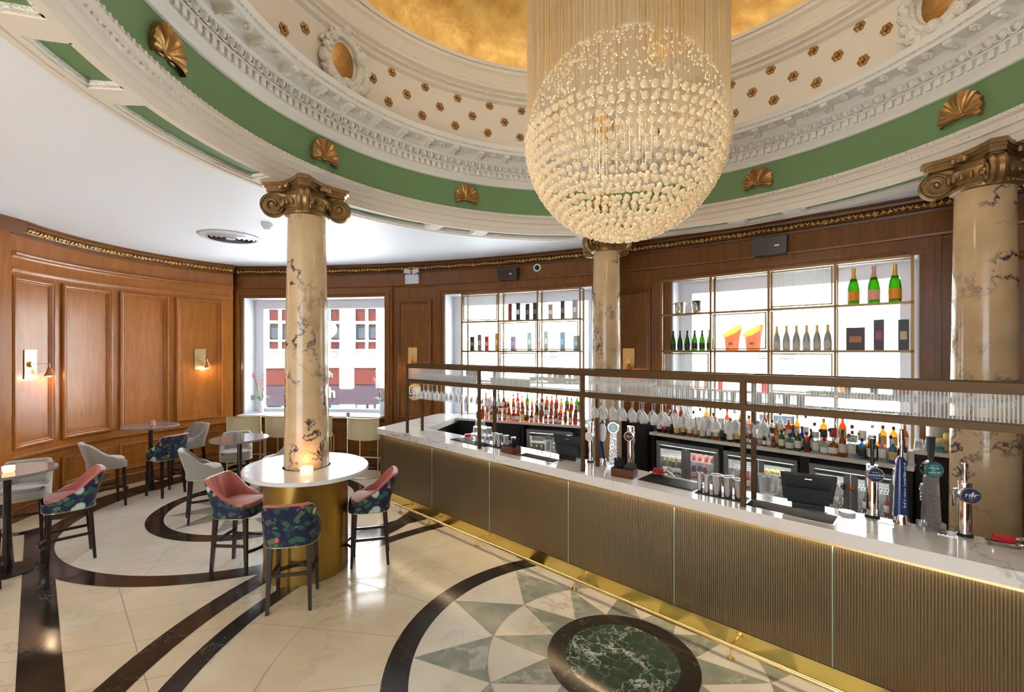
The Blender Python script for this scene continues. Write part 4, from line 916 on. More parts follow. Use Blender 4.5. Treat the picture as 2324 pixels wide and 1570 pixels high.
for bi, (x0, x1) in enumerate(zip(RX, RX[1:]+[1.45])):
    n_ = int((x1-x0-.1)/.098)
    for i in range(n_):
        for j in range(2):
            x = x0+.08+i*.098; kind = 'coupe' if (-3.55 < x < -2.1) or (-.75 < x) else 'tumbler'
            gl(kind, 'shelf_glass', BL(x, YF+.08+j*.11, 1.959), 'clear %s on the rack shelf, %s bay from the left, %s in %s row' % (kind, nth(bi), nth(i), RW[j*2]), 'glasses on the rack shelf')
# ---------------------------------------------------------------- beer taps
def badge(t, x, y, z, r, col, txt=None, tilt=0, sx=1.0, rim='chrome', tc=(.85,.87,.9)):
    b = MB(); b.T = Matrix.Translation((x, y, z)) @ Matrix.Diagonal((sx, 1, 1, 1)); b.tube([(0,.0,0),(0,-.022,0)], r, 32); b.T = None; b.build('badge_rim', M[rim], t)
    b = MB(); b.T = Matrix.Translation((x, y-.023, z)) @ Matrix.Diagonal((sx, 1, 1, 1)); b.tube([(0,0,0),(0,-.003,0)], r*.86, 32); b.T = None; d = b.build('badge_face', cm(col,.25), t)
    for s, sz, dz in (txt or []): text(s, sz, cm(tc), t, (x, y-.028, z+dz), (R(90),0,0))
def scrawl(t, x, y, z, L, h, col, seed=1, vert=False, dens=.55):
    # small print too fine to read: a line of slanted strokes
    r_ = random.Random(seed); b = MB(); q = -L/2
    while q < L/2:
        w = h*r_.uniform(.12,.22); hh = h*r_.choice((.55,.6,.6,.9,1)); sl = h*.18
        if r_.random() < .86:
            P = [(q,-h/2),(q+w,-h/2),(q+w+sl,-h/2+hh),(q+sl,-h/2+hh)]
            b.add([((x-v, y, z+u) if vert else (x+u, y, z+v)) for u, v in P], [(0,1,2,3)])
        if r_.random() < .5: b.add([((x-v, y, z+u) if vert else (x+u, y, z+v)) for u, v in [(q,-h*.1),(q+w*2.2,-h*.1),(q+w*2.2,-h*.0),(q,-h*.0)]], [(0,1,2,3)])
        q += h*dens*r_.uniform(.6,1.1)
    return b.build('small_print', cm(col), t, 0)
def spout(b, z):
    b.tube([(0,.0,z),(0,.06,z),(0,.10,z-.01),(0,.115,z-.05)], .011, 10); b.tube([(0,.115,z-.05),(0,.115,z-.13)], .008, 10)
def tapbase(b): b.lathe([(0,0),(.048,0),(.048,.012),(.034,.022),(.032,.03)], 28)
def font(x, y, rz, lab, h, r, badge_args, handle=None, hm='chrome'):
    t = thing('beer_tap', lab, 'beer tap', BL(x, y, ZB), BA+R(rz), 'beer taps along the bar')
    MB().lathe([(0,0),(r*1.25,0),(r*1.25,.012),(r*1.05,.02)], 28).build('base', M['blackpl'], t)
    b = MB(); b.lathe([(r,.015),(r,h-.004),(r*.94,h),(0,h)], 32); spout(b, h-.07); b.build('column', M['chrome'], t)
    badge(t, 0, -r-.002, **badge_args)
    if handle:
        MB().lathe([(.012,h),(.016,h+.03),(.009,h+.045),(.011,h+.07),(.019,h+handle-.01),(.016,h+handle),(0,h+handle)], 16).build('tap_handle', M[hm], t)
    return t
font(-2.94, 4.38, 12, 'slim chrome beer tap with plain white disc, farthest left on the bar', .46, .033, dict(z=.30, r=.052, col=(.75,.76,.78)))
t4 = font(-2.45, 4.41, 8, 'chrome beer tap with round dark badge and side nozzle behind the napkin caddy', .46, .036, dict(z=.36, r=.052, col=(.03,.035,.04)))
scrawl(t4, 0, -.066, .365, .065, .018, (.7,.72,.7), 5); scrawl(t4, 0, -.066, .345, .04, .009, (.6,.3,.2), 6)
t = font(-.41, 4.41, 24, 'chrome beer tap with round dark blue badge, right of the till', .40, .038, dict(z=.335, r=.056, col=(.02,.04,.12), txt=[('GUINNESS', .0195, .0)]), .20, 'blackpl')
scrawl(t, 0, -.068, .357, .05, .008, (.75,.77,.8), 3); scrawl(t, 0, -.068, .316, .075, .009, (.8,.82,.85), 4)
t8 = font(.09, 4.40, 28, 'chrome beer tap with oval dark badge, farthest right on the bar', .37, .036, dict(z=.29, r=.054, col=(.03,.05,.11), sx=1.15), .13)
scrawl(t8, 0, -.067, .302, .07, .034, (.85,.86,.9), 9, dens=.32); scrawl(t8, 0, -.067, .276, .035, .008, (.8,.82,.85), 8); scrawl(t8, 0, -.067, .262, .016, .012, (.7,.1,.12), 7, dens=.3)
def bluetap(x, y, rz, lab, curved):
    t = thing('beer_tap', lab, 'beer tap', BL(x, y, ZB), BA+R(rz), 'beer taps along the bar')
    MB().lathe([(0,0),(.052,0),(.052,.012),(.045,.03),(.040,.055),(.034,.07)], 28).build('base', M['chrome'], t)
    def sec(z): q = z/.5; w = .050*(1-q)+.026*q if not curved else .04-.012*q; c = (.035*math.sin(q*PI)*-1) if curved else 0; return w, c
    for nm, sc, mt, dy in (('blade', 1.0, (.012,.035,.16), 0), ('chrome_edge', 1.0, None, .014)):
        vs = []; fs = []; K = 16
        for i in range(15):
            z = .05+.44*i/14; w, c = sec(z); w *= (1 if nm == 'blade' else 1.12)
            if i == 14: w *= .4
            vs += [(c+w*math.cos(2*PI*k/K), dy+w*.62*math.sin(2*PI*k/K), z) for k in range(K)]
        for i in range(14): fs += [(i*K+k, i*K+(k+1)%K, (i+1)*K+(k+1)%K, (i+1)*K+k) for k in range(K)]
        fs += [tuple(range(K)), tuple(range(14*K, 15*K))]
        MB().add(vs, fs).build(nm, cm(mt, .12) if mt else M['chrome'], t, 40)
    b = MB(); spout(b, .38); b.build('spout', M['chrome'], t)
    if curved:
        b = MB(); b.T = Matrix.Translation((.005,-.03,.36)) @ Matrix.Diagonal((.62,1,1.35,1)); b.tube([(0,0,0),(0,-.015,0)], .075, 32); b.build('white_shield', M['white'], t)
    else:
        scrawl(t, .004, -.0345, .29, .33, .016, (.85,.86,.9), 12, True)
        MB().lathe([(.012,.49),(.009,.53),(.012,.56),(.020,.66),(.014,.69),(0,.695)], 16).build('tap_handle', M['chrome'], t)
bluetap(-2.79, 4.40, 16, 'curved dark blue beer tap with white shield, behind the second rack bay', True)
bluetap(-.24, 4.40, 26, 'tapered dark blue beer tap with white lettering and chrome handle', False)
def pillar(x, y, rz, lab, fc_, handle):
    t = thing('beer_tap', lab, 'beer tap', BL(x, y, ZB), BA+R(rz), 'beer taps along the bar')
    MB().box(-.06,.06,-.05,.05,0,.025).build('base', M['steel'], t)
    for s in (-1,1): MB().box(s*.055-.018,s*.055+.018,-.035,.035,.0,.055).build('side_block', cm((.5,.52,.55),.15,.6), t)
    b = MB(); b.add([(-.046,-.034,.02),(.046,-.034,.02),(.046,.034,.02),(-.046,.034,.02),(-.034,-.026,.375),(.034,-.026,.375),(.034,.026,.375),(-.034,.026,.375)], [(0,3,2,1),(4,5,6,7),(0,1,5,4),(1,2,6,5),(2,3,7,6),(3,0,4,7)])
    m = bpy.data.materials.get('embossed_pewter')
    if not m:
        m = mat('embossed_pewter', (.42,.42,.42), .28, .9); n = N(m); n.bump(n.n('TexVoronoi', Vector=n.c, Scale=60.).outputs[0], .5, .008)
    b.build('embossed_pillar', m, t); b = MB(); spout(b, .30); b.build('spout', M['chrome'], t)
    b = MB(); b.T = Matrix.Translation((0,-.005,.43)); b.tube([(0,.02,0),(0,-.024,0)], .060, 32); b.T = None; b.tube([(0,0,.37),(0,0,.39)], .022, 12); b.build('badge_rim', M['chrome'], t)
    b = MB(); b.T = Matrix.Translation((0,-.030,.43)); b.tube([(0,0,0),(0,-.003,0)], .052, 32); b.T = None; b.build('badge_face', cm(fc_,.25), t)
    for L_, z, h_ in ((.05,.461,.006),(.062,.445,.014),(.03,.430,.010),(.066,.414,.014),(.045,.397,.006)): scrawl(t, 0, -.0345, z, L_, h_, (.8,.9,.9), int(z*1000), dens=.4)
    if handle: MB().add([(-.014,-.01,.50),(.014,-.01,.50),(.014,.01,.50),(-.014,.01,.50),(-.022,-.013,.66),(.022,-.013,.66),(.022,.013,.66),(-.022,.013,.66)], [(0,3,2,1),(4,5,6,7),(0,1,5,4),(1,2,6,5),(2,3,7,6),(3,0,4,7)]).tube([(0,0,.485),(0,0,.505)], .014, 12).build('tap_handle', M['pos'], t)
pillar(-2.64, 4.38, 20, 'embossed pewter beer tap with pale blue round badge, left group', (.22,.42,.50), False); pillar(-.08, 4.39, 30, 'embossed pewter beer tap with teal round badge and dark handle', (.02,.16,.17), True)
# ---------------------------------------------------------------- things on the bar
def bthing(nm, lab, cat, x, y, rz=0, z=ZB, grp=None): return thing(nm, lab, cat, BL(x, y, z), BA+R(rz), grp)
def barmat(x0, x1, y0, y1, lab):
    t = bthing('bar_mat', lab, 'mat', (x0+x1)/2, (y0+y1)/2, grp='black rubber bar mats'); w, h = (x1-x0)/2, (y1-y0)/2
    MB().box(-w,w,-h,h,.0005,.007).build('rubber_base', M['blackpl'], t); b = MB(); k = -h+.012
    while k < h-.008: b.box(-w+.01,w-.01,k,k+.006,.007,.012); k += .018
    tag(b.build('rubber_ribs', M['blackpl'], t), kind='stuff')
barmat(-5.14,-4.42,4.10,4.26,'black rubber bar mat below the stacked tumblers at left'); barmat(-4.40,-4.02,4.16,4.34,'black rubber bar mat under the left steel shakers'); barmat(-2.20,-1.66,4.10,4.36,'long black rubber bar mat beside the napkin caddy'); barmat(-1.63,-1.215,4.07,4.245,'black rubber bar mat under the right row of shakers')
def caddy(x, y, rz, lab, side):
    t = bthing('napkin_caddy', lab, 'caddy', x, y, rz, grp='napkin and straw caddies')
    b = MB(); w, d, h = .115, .065, .085
    b.box(-w,w,-d,-d+.006,.0,h); b.box(-w,w,d-.006,d,.0,h); b.box(-w,-w+.006,-d,d,.0,h); b.box(w-.006,w,-d,d,.0,h); b.box(-w,w,-d,d,.0,.006); b.box(-.003,.003,-d,d,0,h); b.build('wooden_box', M['caddy'], t)
    b = MB(); s = side
    for k in range(8): b.add([(s*.01+(0 if s > 0 else -.10),-d+.01,.07+k*.004),(s*.01+(.10 if s > 0 else 0),-d+.01,.07+k*.004),(s*.01+(.10 if s > 0 else 0),d-.01,.105+k*.004),(s*.01+(0 if s > 0 else -.10),d-.01,.105+k*.004)], [(0,1,2,3)])
    b.box(min(s*.01,s*.105),max(s*.01,s*.105),-d+.01,d-.01,.01,.072); b.build('napkin_stack', M['pos'], t)
    b = MB(); r_ = random.Random(3)
    for k in range(40): a, c_ = -s*r_.uniform(.02,.10), r_.uniform(-.05,.05); b.bar((a,c_,.01),(a+r_.uniform(-.012,.012),c_+r_.uniform(-.012,.012),r_.uniform(.15,.19)), .005)
    tag(b.build('black_straws', M['blackpl'], t), kind='stuff')
caddy(-3.93, 4.10, -4, 'brown wooden napkin and straw caddy beside the left sink', -1); caddy(-2.36, 4.12, 6, 'brown wooden caddy of black straws and napkins at mid bar', 1)
def shaker(x, y, lab, h=.17, r=.042):
    o = MB().lathe([(0,0),(r*.72,0),(r*.78,.01),(r,h-.006),(r*1.04,h),(r*.98,h),(r*.76,.02),(0,.016)], 24).build('shaker_tin', M['steel']); o.location = BL(x, y, ZB+.0125); tag(o, lab, 'shaker', 'steel cocktail shaker tins')
for i, (x, y, h, r) in enumerate([(-4.34,4.22,.17,.040),(-4.24,4.20,.17,.042),(-4.14,4.22,.16,.042),(-4.06,4.28,.14,.036)]): shaker(x, y, 'steel shaker tin on the left bar mat, %s from the left' % nth(i), h, r)
for i, (x, y, h, r) in enumerate([(-1.60,4.12,.165,.026),(-1.535,4.11,.16,.027),(-1.45,4.115,.175,.045),(-1.36,4.12,.175,.042),(-1.275,4.13,.165,.044)]): shaker(x, y, 'steel shaker tin on the right bar mat, %s from the left' % nth(i), h, r)
k = 0
for lev, n_ in ((0, 4), (1, 3), (2, 2)):
    for j in range(2 if lev < 2 else 1):
        for i in range(n_):
            gl('tumbler', 'stacked_tumbler', BL(-4.86+i*.092+lev*.046, 4.30+j*.088-.0*lev, ZB+.101+lev*.102+.001), 'clear tumbler upside down in the stack on the bar, %s tier, %s row, %s along' % (nth(lev), ('front','back')[j], nth(i)), 'stacked tumblers on the bar', True)
def pos(x, y, rz, lab):
    t = bthing('till', lab, 'till', x, y, rz, grp='tills on the bar')
    MB().add([(-.17,-.005,.05),(.17,-.005,.05),(.17,.06,.05),(-.17,.06,.05),(-.19,-.10,.27),(.19,-.10,.27),(.19,-.075,.285),(-.19,-.075,.285)], [(0,3,2,1),(4,5,6,7),(0,1,5,4),(1,2,6,5),(2,3,7,6),(3,0,4,7)]).build('screen_back', M['pos'], t)
    MB().add([(-.14,-.06,.04),(.14,-.06,.04),(.14,.06,.04),(-.14,.06,.04),(-.15,-.115,.17),(.15,-.115,.17),(.15,.0,.17),(-.15,.0,.17)], [(0,3,2,1),(4,5,6,7),(0,1,5,4),(1,2,6,5),(2,3,7,6),(3,0,4,7)]).build('rear_cover', M['pos'], t)
    MB().box(-.11,.11,-.09,.09,0,.045).build('base', M['blackpl'], t); MB().box(-.025,.025,-.103,-.1,.243,.249).build('maker_plate', M['steel'], t)
pos(-3.20, 4.36, 8, 'dark grey till seen from behind, between left sink and taps'); pos(-.82, 4.345, 14, 'dark grey till seen from behind, above the right sink')
def jug(x, y, lab, h=.19, r=.055):
    t = bthing('blender_jug', lab, 'jug', x, y, 10, grp='clear jugs on the bar'); MB().lathe([(0,0),(r*.75,0),(r*.8,.01),(r*1.1,h),(r*1.04,h),(r*.72,.02),(0,.02)], 4 if h > .18 else 20).build('jug_body', M['clear'], t)
    MB().tube([(r*.9,0,h-.02),(r*1.5,0,h-.04),(r*1.4,0,.05),(r*.8,0,.03)], .008, 8).build('handle', M['clear'], t); MB().lathe([(0,.05),(r*.5,.05),(r*.62,h-.03),(0,h-.01)], 14).build('black_scoop', M['blackpl'], t)
jug(-1.13, 4.38, 'clear square jug with a black scoop beside the right rack post', .20, .062); jug(-3.55, 4.36, 'clear jug with black tool beside the left till', .17, .045)
t = bthing('coaster_stack', 'low white round coaster stack left of the blue badge tap', 'coasters', -.56, 4.36); MB().cyl(0,0,.001,.022,.055,28).build('coasters', M['white'], t)
def gun(x, y, rz, lab):
    t = bthing('soda_gun', lab, 'soda gun', x, y, rz, grp='red soda guns'); MB().box(-.05,.05,-.02,.02,.03,.065).build('red_body', cm((.55,.01,.02),.25), t); MB().tube([(.05,0,.05),(.09,0,.06),(.13,.01,.04),(.15,.03,.004)], .010, 8).build('hose', M['steel'], t)
    MB().lathe([(0,0),(.05,0),(.06,.02),(.055,.02),(.045,.006),(0,.006)], 20, (0,0,.001), 0, 1.6, .8).build('drip_tray', M['steel'], t)
gun(-2.13, 4.40, 0, 'red soda gun lying behind the long bar mat'); gun(.27, 4.36, 10, 'red soda gun in a steel dish at the right end of the bar'); gun(-5.02, 4.34, 60, 'small red topped dispenser beside the stacked tumblers')
def hanger(x, lab):
    t = bthing('drip_grille', lab, 'grille', x, 4.33, grp='small steel drip grilles'); b = MB(); b.box(-.05,.05,-.02,.02,.0005,.004)
    for k in range(5): b.box(-.048+k*.022,-.040+k*.022,-.018,.018,.004,.008)
    b.build('grille', M['steel'], t)
hanger(-.325, 'small steel drip grille between blue badge tap and blue tapered tap'); hanger(.005, 'small steel drip grille left of the far right beer tap')
# ================================================================ back bar
t = thing('back_counter', 'white stone back counter under the middle window', 'counter', BL(-5.7, 6.0), BA, 'stone back counters')
def pmb(x, y): m = MB(); m.T = Matrix.Translation((-x, -y, 0)); return m
P1 = [(-6.775,5.545),(-4.506,6.40),(-4.68,6.79),(-7.03,5.95)]
pmb(-5.7,6.0).prism(P1, ZB-.045, ZB-.001).build('stone_top', M['counter'], t)
pmb(-5.7,6.0).prism([(-6.76,5.60),(-5.5,6.075),(-5.56,6.25),(-6.85,5.78)], 0, ZB-.046).prism([(-4.62,6.40),(-4.52,6.44),(-4.68,6.77),(-4.78,6.73)], 0, ZB-.046).prism([(-6.8,5.80),(-4.62,6.62),(-4.68,6.76),(-6.95,5.95)], 0, ZB-.046).build('black_base', M['blackmatte'], t)
t = thing('back_counter', 'long white stone back counter under the right window', 'counter', BL(-1.8, 6.9), BA, 'stone back counters')
b = pmb(-1.8,6.9); b.prism([(-3.38,6.665),(-.254,6.60),(-.23,7.28),(-3.27,7.12)], ZB-.045, ZB-.001); b.build('stone_top', M['counter'], t)
b = pmb(-1.8,6.9); b.box(-3.34,-.27,7.04,7.10,0,ZB-.046); b.box(-3.37,-3.31,6.70,7.05,0,ZB-.046); b.box(-.34,-.27,6.66,7.05,0,ZB-.046); b.box(-2.325,-2.285,6.74,7.05,0,ZB-.046); b.box(-1.35,-1.24,6.72,7.05,0,ZB-.046); b.build('black_base', M['blackmatte'], t)
b = pmb(-1.8,6.9); b.prism([(-3.30,6.87),(-.26,6.82),(-.25,7.02),(-3.28,6.98)], ZB, ZB+.13); b.build('bottle_step', M['counter'], t)
t = thing('corner_shelf', 'white shelf with jar and cups beside the right column', 'shelf', BL(.1, 6.95), BA); MB().box(-.37,.30,-.18,.22,1.255,1.30).build('stone_top', M['counter'], t); MB().box(-.35,.30,-.15,.20,0,1.254).build('black_base', M['blackmatte'], t)
t = thing('black_service_cupboard', 'tall black cupboard beside the middle column behind the bar', 'cupboard', BL(-3.64, 6.72), BA); MB().box(-.25,.24,-.1,.25,0,1.27).build('carcass', M['blackmatte'], t); MB().box(-.24,.23,-.108,-.1,.1,1.25).build('door', M['blackpl'], t)
# fridges
def fridge(x, y, rz, w, lab, kinds, op=.10):
    t = thing('bottle_fridge', lab, 'fridge', BL(x, y), BA+R(rz), 'grey bottle fridges under the counters'); h = w/2
    b = MB(); b.box(-h,h,.30,.32,.08,1.0); b.box(-h,-h+.02,.0,.30,.08,1.0); b.box(h-.02,h,.0,.30,.08,1.0); b.box(-h,h,.0,.30,.98,1.0); b.box(-h,h,.0,.30,.08,.10); b.build('cabinet', M['grey'], t)
    MB().box(-h,h,.02,.30,.0,.08).build('plinth', M['blackmatte'], t); MB().box(-h,h,-.022,.0,.955,1.01).build('control_strip', M['grey'], t)
    MB().box(-h+.06,h-.06,.015,.03,.955,.965).build('light_strip', M['fridgelight'], t)
    for s in (-1, 1):
        l = bpy.data.lights.new('fridge_lamp', 'POINT'); l.energy = 1.4; l.color = (1,.95,.86); l.shadow_soft_size = .03
        lo = bpy.data.objects.new('fridge_lamp', l); COL.objects.link(lo); lo.parent = t; lo.location = (s*h*.5,.04,.93)
        x0, x1 = (-h+.004, -.004) if s < 0 else (.004, h-.004); f = .065
        b = MB(); b.box(x0,x1,-.022,-.001,.90,.95); b.box(x0,x1,-.022,-.001,.10,.17); b.box(x0,x0+f,-.022,-.001,.17,.90); b.box(x1-f,x1,-.022,-.001,.17,.90); d = b.build('door', M['grey'], t)
        MB().box(x0+f,x1-f,-.014,-.008,.17,.90).build('glass', M['clear'], d); b = MB(); b.prism([(x0+.06,-.024),(x1-.06,-.024),(x1-.10,-.034),(x0+.10,-.034)], .912, .938); b.build('handle', M['dgrey'], d)
    for z in (.77,.50): 
        b = MB()
        for k in range(int(w/.03)): b.bar((-h+.03+k*.03,.01,z),(-h+.03+k*.03,.29,z), .004)
        for y_ in (.012,.15,.288): b.bar((-h+.02,y_,z),(h-.02,y_,z), .006)
        b.build('wire_shelf', M['white'], t)
    return t
F = [fridge(-2.81, 6.72, 0, .94, 'grey double door fridge holding champagne and pink bottles', 0), fridge(-1.82, 6.70, 0, .90, 'grey double door fridge holding fruit, behind the right shakers', 0), fridge(-.82, 6.68, 0, .84, 'grey double door fridge behind the right sink and till', 0), fridge(-5.04, 6.235, 20.7, .86, 'grey double door fridge under the middle window counter', 0)]
# bottle shapes ----------------------------------------------------
BP = {'whisky': ([(0,0),(.036,0),(.038,.006),(.038,.165),(.030,.185),(.015,.20),(.013,.235),(.015,.24),(.015,.25),(0,.25)], .037, .04, .13, .25),
 'tall': ([(0,0),(.034,0),(.036,.006),(.036,.175),(.028,.20),(.014,.225),(.012,.285),(.014,.29),(.014,.30),(0,.30)], .0355, .05, .15, .30),
 'squat': ([(0,0),(.044,0),(.047,.006),(.047,.11),(.038,.14),(.016,.155),(.014,.19),(.016,.20),(0,.20)], .046, .025, .095, .20),
 'champ': ([(0,0),(.040,0),(.043,.006),(.043,.13),(.036,.18),(.020,.225),(.014,.25),(.0135,.285),(.016,.292),(.0155,.31),(0,.31)], .0422, .03, .115, .31),
 'small': ([(0,0),(.022,0),(.023,.005),(.023,.08),(.015,.10),(.009,.115),(.009,.135),(0,.135)], .0225, .02, .07, .135)}
_bm = {}
def bmesh_(kind, part, mt, sc=1):
    key = (kind, part, mt.name)
    if key in _bm: return _bm[key]
    pr, lr, l0, l1, h = BP[kind]; b = MB(); nseg = 16
    if part == 'body': b.lathe(pr, nseg)
    elif part == 'label': b.lathe([(lr+.002,l0),(lr+.0025,l0+.001),(lr+.0025,l1),(lr+.002,l1+.001)], nseg)
    elif part == 'cap':
        if kind == 'champ': b.lathe([(.0225,.222),(.017,.25),(.0155,.285),(.0175,.292),(.017,.314),(0,.316)], 14)
        else: r_ = pr[-2][0]+.0015; b.lathe([(r_,h-.03),(r_,h+.008),(r_*.8,h+.012),(0,h+.012)], 12)
    me = b.mesh(kind+'_'+part, mt, 50); _bm[key] = me; return me
def bottle(kind, loc, body, lab_c, cap_c, label, grp, sc=1, nm='bottle', extra=None):
    o = ob(nm, bmesh_(kind, 'body', body), None, loc); o.scale = (sc,)*3; tag(o, label, 'bottle', grp)
    if lab_c is not None: ob('label', bmesh_(kind, 'label', cm(lab_c, .5)), o)
    if cap_c is not None: ob('cap', bmesh_(kind, 'cap', cm(cap_c, .35, .3 if cap_c[0] > .5 else 0)), o)
    o.rotation_euler = (0, 0, extra or 0); return o
AMB = gm((.70,.25,.03), .30); AMB2 = gm((.50,.12,.02), .38); GOLD = gm((.72,.26,.03), .30); RED = gm((.65,.04,.02), .35); GRN = gm((.07,.24,.02), .34); DGRN = gm((.03,.10,.04), .55); CLR = gm((.86,.92,.94), .16); BLU = gm((.10,.36,.58), .36); DRK = gm((.05,.02,.015), .6); NVY = gm((.03,.05,.20), .5); BRGRN = gm((.07,.26,.012), .36)
NMC = {AMB.name:'amber', AMB2.name:'dark amber', GOLD.name:'golden', RED.name:'red', GRN.name:'green', DGRN.name:'dark green', CLR.name:'clear', BLU.name:'sky blue', DRK.name:'dark brown', NVY.name:'navy', BRGRN.name:'bright green'}
LBC = [((.75,.70,.60),'cream'),((.80,.80,.78),'white'),((.05,.04,.04),'black'),((.45,.05,.04),'red'),((.65,.48,.20),'gold'),((.70,.62,.42),'buff')]
rb = random.Random(11)
def rowb(p0, p1, n_, z, pal, kinds, where, grp, sc=(.92,1.08), skip=()):
    for i in range(n_):
        if i in skip: continue
        q = (i+.5)/n_; x = p0[0]+(p1[0]-p0[0])*q; y = p0[1]+(p1[1]-p0[1])*q+rb.uniform(-.012,.012); g = rb.choice(pal); lc = rb.choice(LBC[:2]*2+LBC); k = rb.choice(kinds)
        bottle(k, BL(x, y, z), g, lc[0], rb.choice([(.02,.02,.02),(.02,.02,.02),(.5,.35,.12),(.6,.6,.6),(.25,.02,.02)]), '%s bottle with %s label, %s from left in %s' % (NMC[g.name], lc[1], nth(i), where), grp, rb.uniform(*sc))
e = Vector((.9353,.3537)); nE = Vector((-.3537,.9353)); o1 = Vector((-6.775,5.545))
def s1(a, d): v = o1+e*a+nE*d; return (v.x, v.y)
t = thing('bottle_riser', 'low stepped riser behind the whisky bottles', 'riser', BL(-5.3, 6.32, ZB), BA)
b = MB(); b.T = Matrix.Translation((5.3,-6.32,-ZB)); b.prism([s1(.42,.145), s1(2.38,.145), s1(2.38,.33), s1(.42,.33)], ZB, ZB+.09); b.prism([s1(.42,.235), s1(2.38,.235), s1(2.38,.33), s1(.42,.33)], ZB+.09, ZB+.19); b.build('steps', M['clear'], t)
W_ = [AMB, AMB2, GOLD, AMB, AMB2, RED]
rowb(s1(.40,.085), s1(2.36,.085), 22, ZB, W_, ['whisky','squat','whisky'], 'front row, left back bar', 'spirit bottles on the left back counter', (.72,1.02))
rowb(s1(.45,.185), s1(2.34,.185), 21, ZB+.0905, W_+[GOLD,GOLD], ['whisky','tall','squat'], 'second row, left back bar', 'spirit bottles on the left back counter', (.72,1.02))
rowb(s1(.45,.285), s1(2.34,.285), 20, ZB+.1905, W_+[GOLD,BRGRN,GRN], ['tall','whisky'], 'rear row, left back bar', 'spirit bottles on the left back counter', (.72,1.02))
M_ = [CLR, CLR, AMB, DRK, NVY, CLR, GRN, CLR, AMB2, CLR, DRK, GOLD]
rowb((-3.30,6.745), (-2.05,6.72), 13, ZB, [DGRN,DRK,DGRN,AMB2,DRK], ['tall','tall','champ'], 'front row behind wine glasses', 'bottles on the right back counter')
rowb((-2.02,6.73), (-1.62,6.72), 7, ZB, [DRK,CLR,AMB2], ['small'], 'miniature row, right back bar', 'bottles on the right back counter', (.9,1.15))
rowb((-1.60,6.72), (-.30,6.69), 14, ZB, [CLR,CLR,BLU,NVY,DRK,AMB2,CLR,GRN], ['whisky','tall','squat'], 'front row above right fridge', 'bottles on the right back counter')
rowb((-3.25,6.83), (-.32,6.80), 30, ZB, M_, ['tall','whisky','tall'], 'second row, right back bar', 'bottles on the right back counter', (.9,1.05))
rowb((-3.22,6.93), (-.30,6.90), 30, ZB+.1305, [CLR,CLR,GOLD,CLR,GOLD,AMB2,CLR,GOLD,CLR], ['tall','whisky','tall','squat'], 'raised rear row, right back bar', 'bottles on the right back counter', (.95,1.15))
# in the fridges
def infr(Fo, x, y, z, *a, **k):
    p = Fo.matrix_basis @ Vector((x, y, z)); return bottle(a[0], p, *a[1:], **k)
for i in range(5): infr(F[0], -.39+i*.072, .10+.04*(i%2), .505, 'champ', DGRN, (.80,.78,.70), (.72,.50,.16), 'gold topped champagne bottle in the left fridge, %s from the left' % nth(i), 'bottles in the fridges', sc=.85)
for i in range(3): infr(F[0], .07+i*.078, .10+.03*(i%2), .505, 'champ', NVY if i < 2 else RED, (.75,.32,.40), (.75,.30,.35), 'pink topped champagne bottle in the left fridge, %s from the left' % nth(i), 'bottles in the fridges', sc=.85)
for i in range(4): infr(F[0], .08+i*.09, .08, .775, 'squat', RED, None, (.6,.4,.2), 'round rose bottle on the upper shelf of the left fridge, %s from the left' % nth(i), 'bottles in the fridges', sc=.55)
for Fi, nm_ in ((1,'middle'),(2,'right')):
    for i in range(8):
        if i == 4: continue
        infr(F[Fi], -.36+i*.098, .10, .505, 'tall', rb.choice([CLR,DGRN,AMB,RED]), LBC[i % 2][0], (.05,.05,.05), 'wine bottle on the lower shelf of the %s fridge, %s from the left' % (nm_, nth(i)), 'bottles in the fridges', sc=.80)
for i in range(8): infr(F[3], -.34+i*.094+(.02 if i > 3 else -.02), .06, .505, 'whisky', DRK if i < 4 else gm((.9,.30,.18), .5), (.45,.38,.25) if i < 4 else (.75,.35,.28), (.6,.45,.2) if i < 4 else (.8,.8,.8), '%s mixer bottle in the fridge under the middle window, %s from the left' % ('dark' if i < 4 else 'coral', nth(i)), 'bottles in the fridges', sc=.85)
fr = random.Random(2)
for i in range(6):
    p = F[1].matrix_basis @ Vector((.08+i*.062, .07+.02*(i % 2), .804)); c = [(.80,.35,.04),(.30,.45,.05),(.80,.35,.04),(.85,.65,.05),(.80,.60,.05),(.25,.42,.05)][i]
    o = ob('citrus_fruit', MB().ball((0,0,0), .031, 14).mesh('fruit', cm(c,.45), 80), None, p); tag(o, '%s citrus fruit on the upper fridge shelf, %s from the left' % (['orange','green','orange','yellow','yellow','green'][i], nth(i)), 'fruit', 'fruit in the fridge')
for i in range(5):
    p = F[2].matrix_basis @ Vector((-.34+i*.085, .04, .80)); o = ob('lying_bottle', bmesh_('tall', 'body', [GOLD,DGRN,GOLD,DRK,GOLD][i]), None, p); o.scale = (.75,)*3; o.rotation_euler = (R(90), R(20), F[2].rotation_euler.z+R(10)); tag(o, 'bottle lying flat on the upper shelf of the right fridge, %s from the left' % nth(i), 'bottle', 'lying bottles in the right fridge')
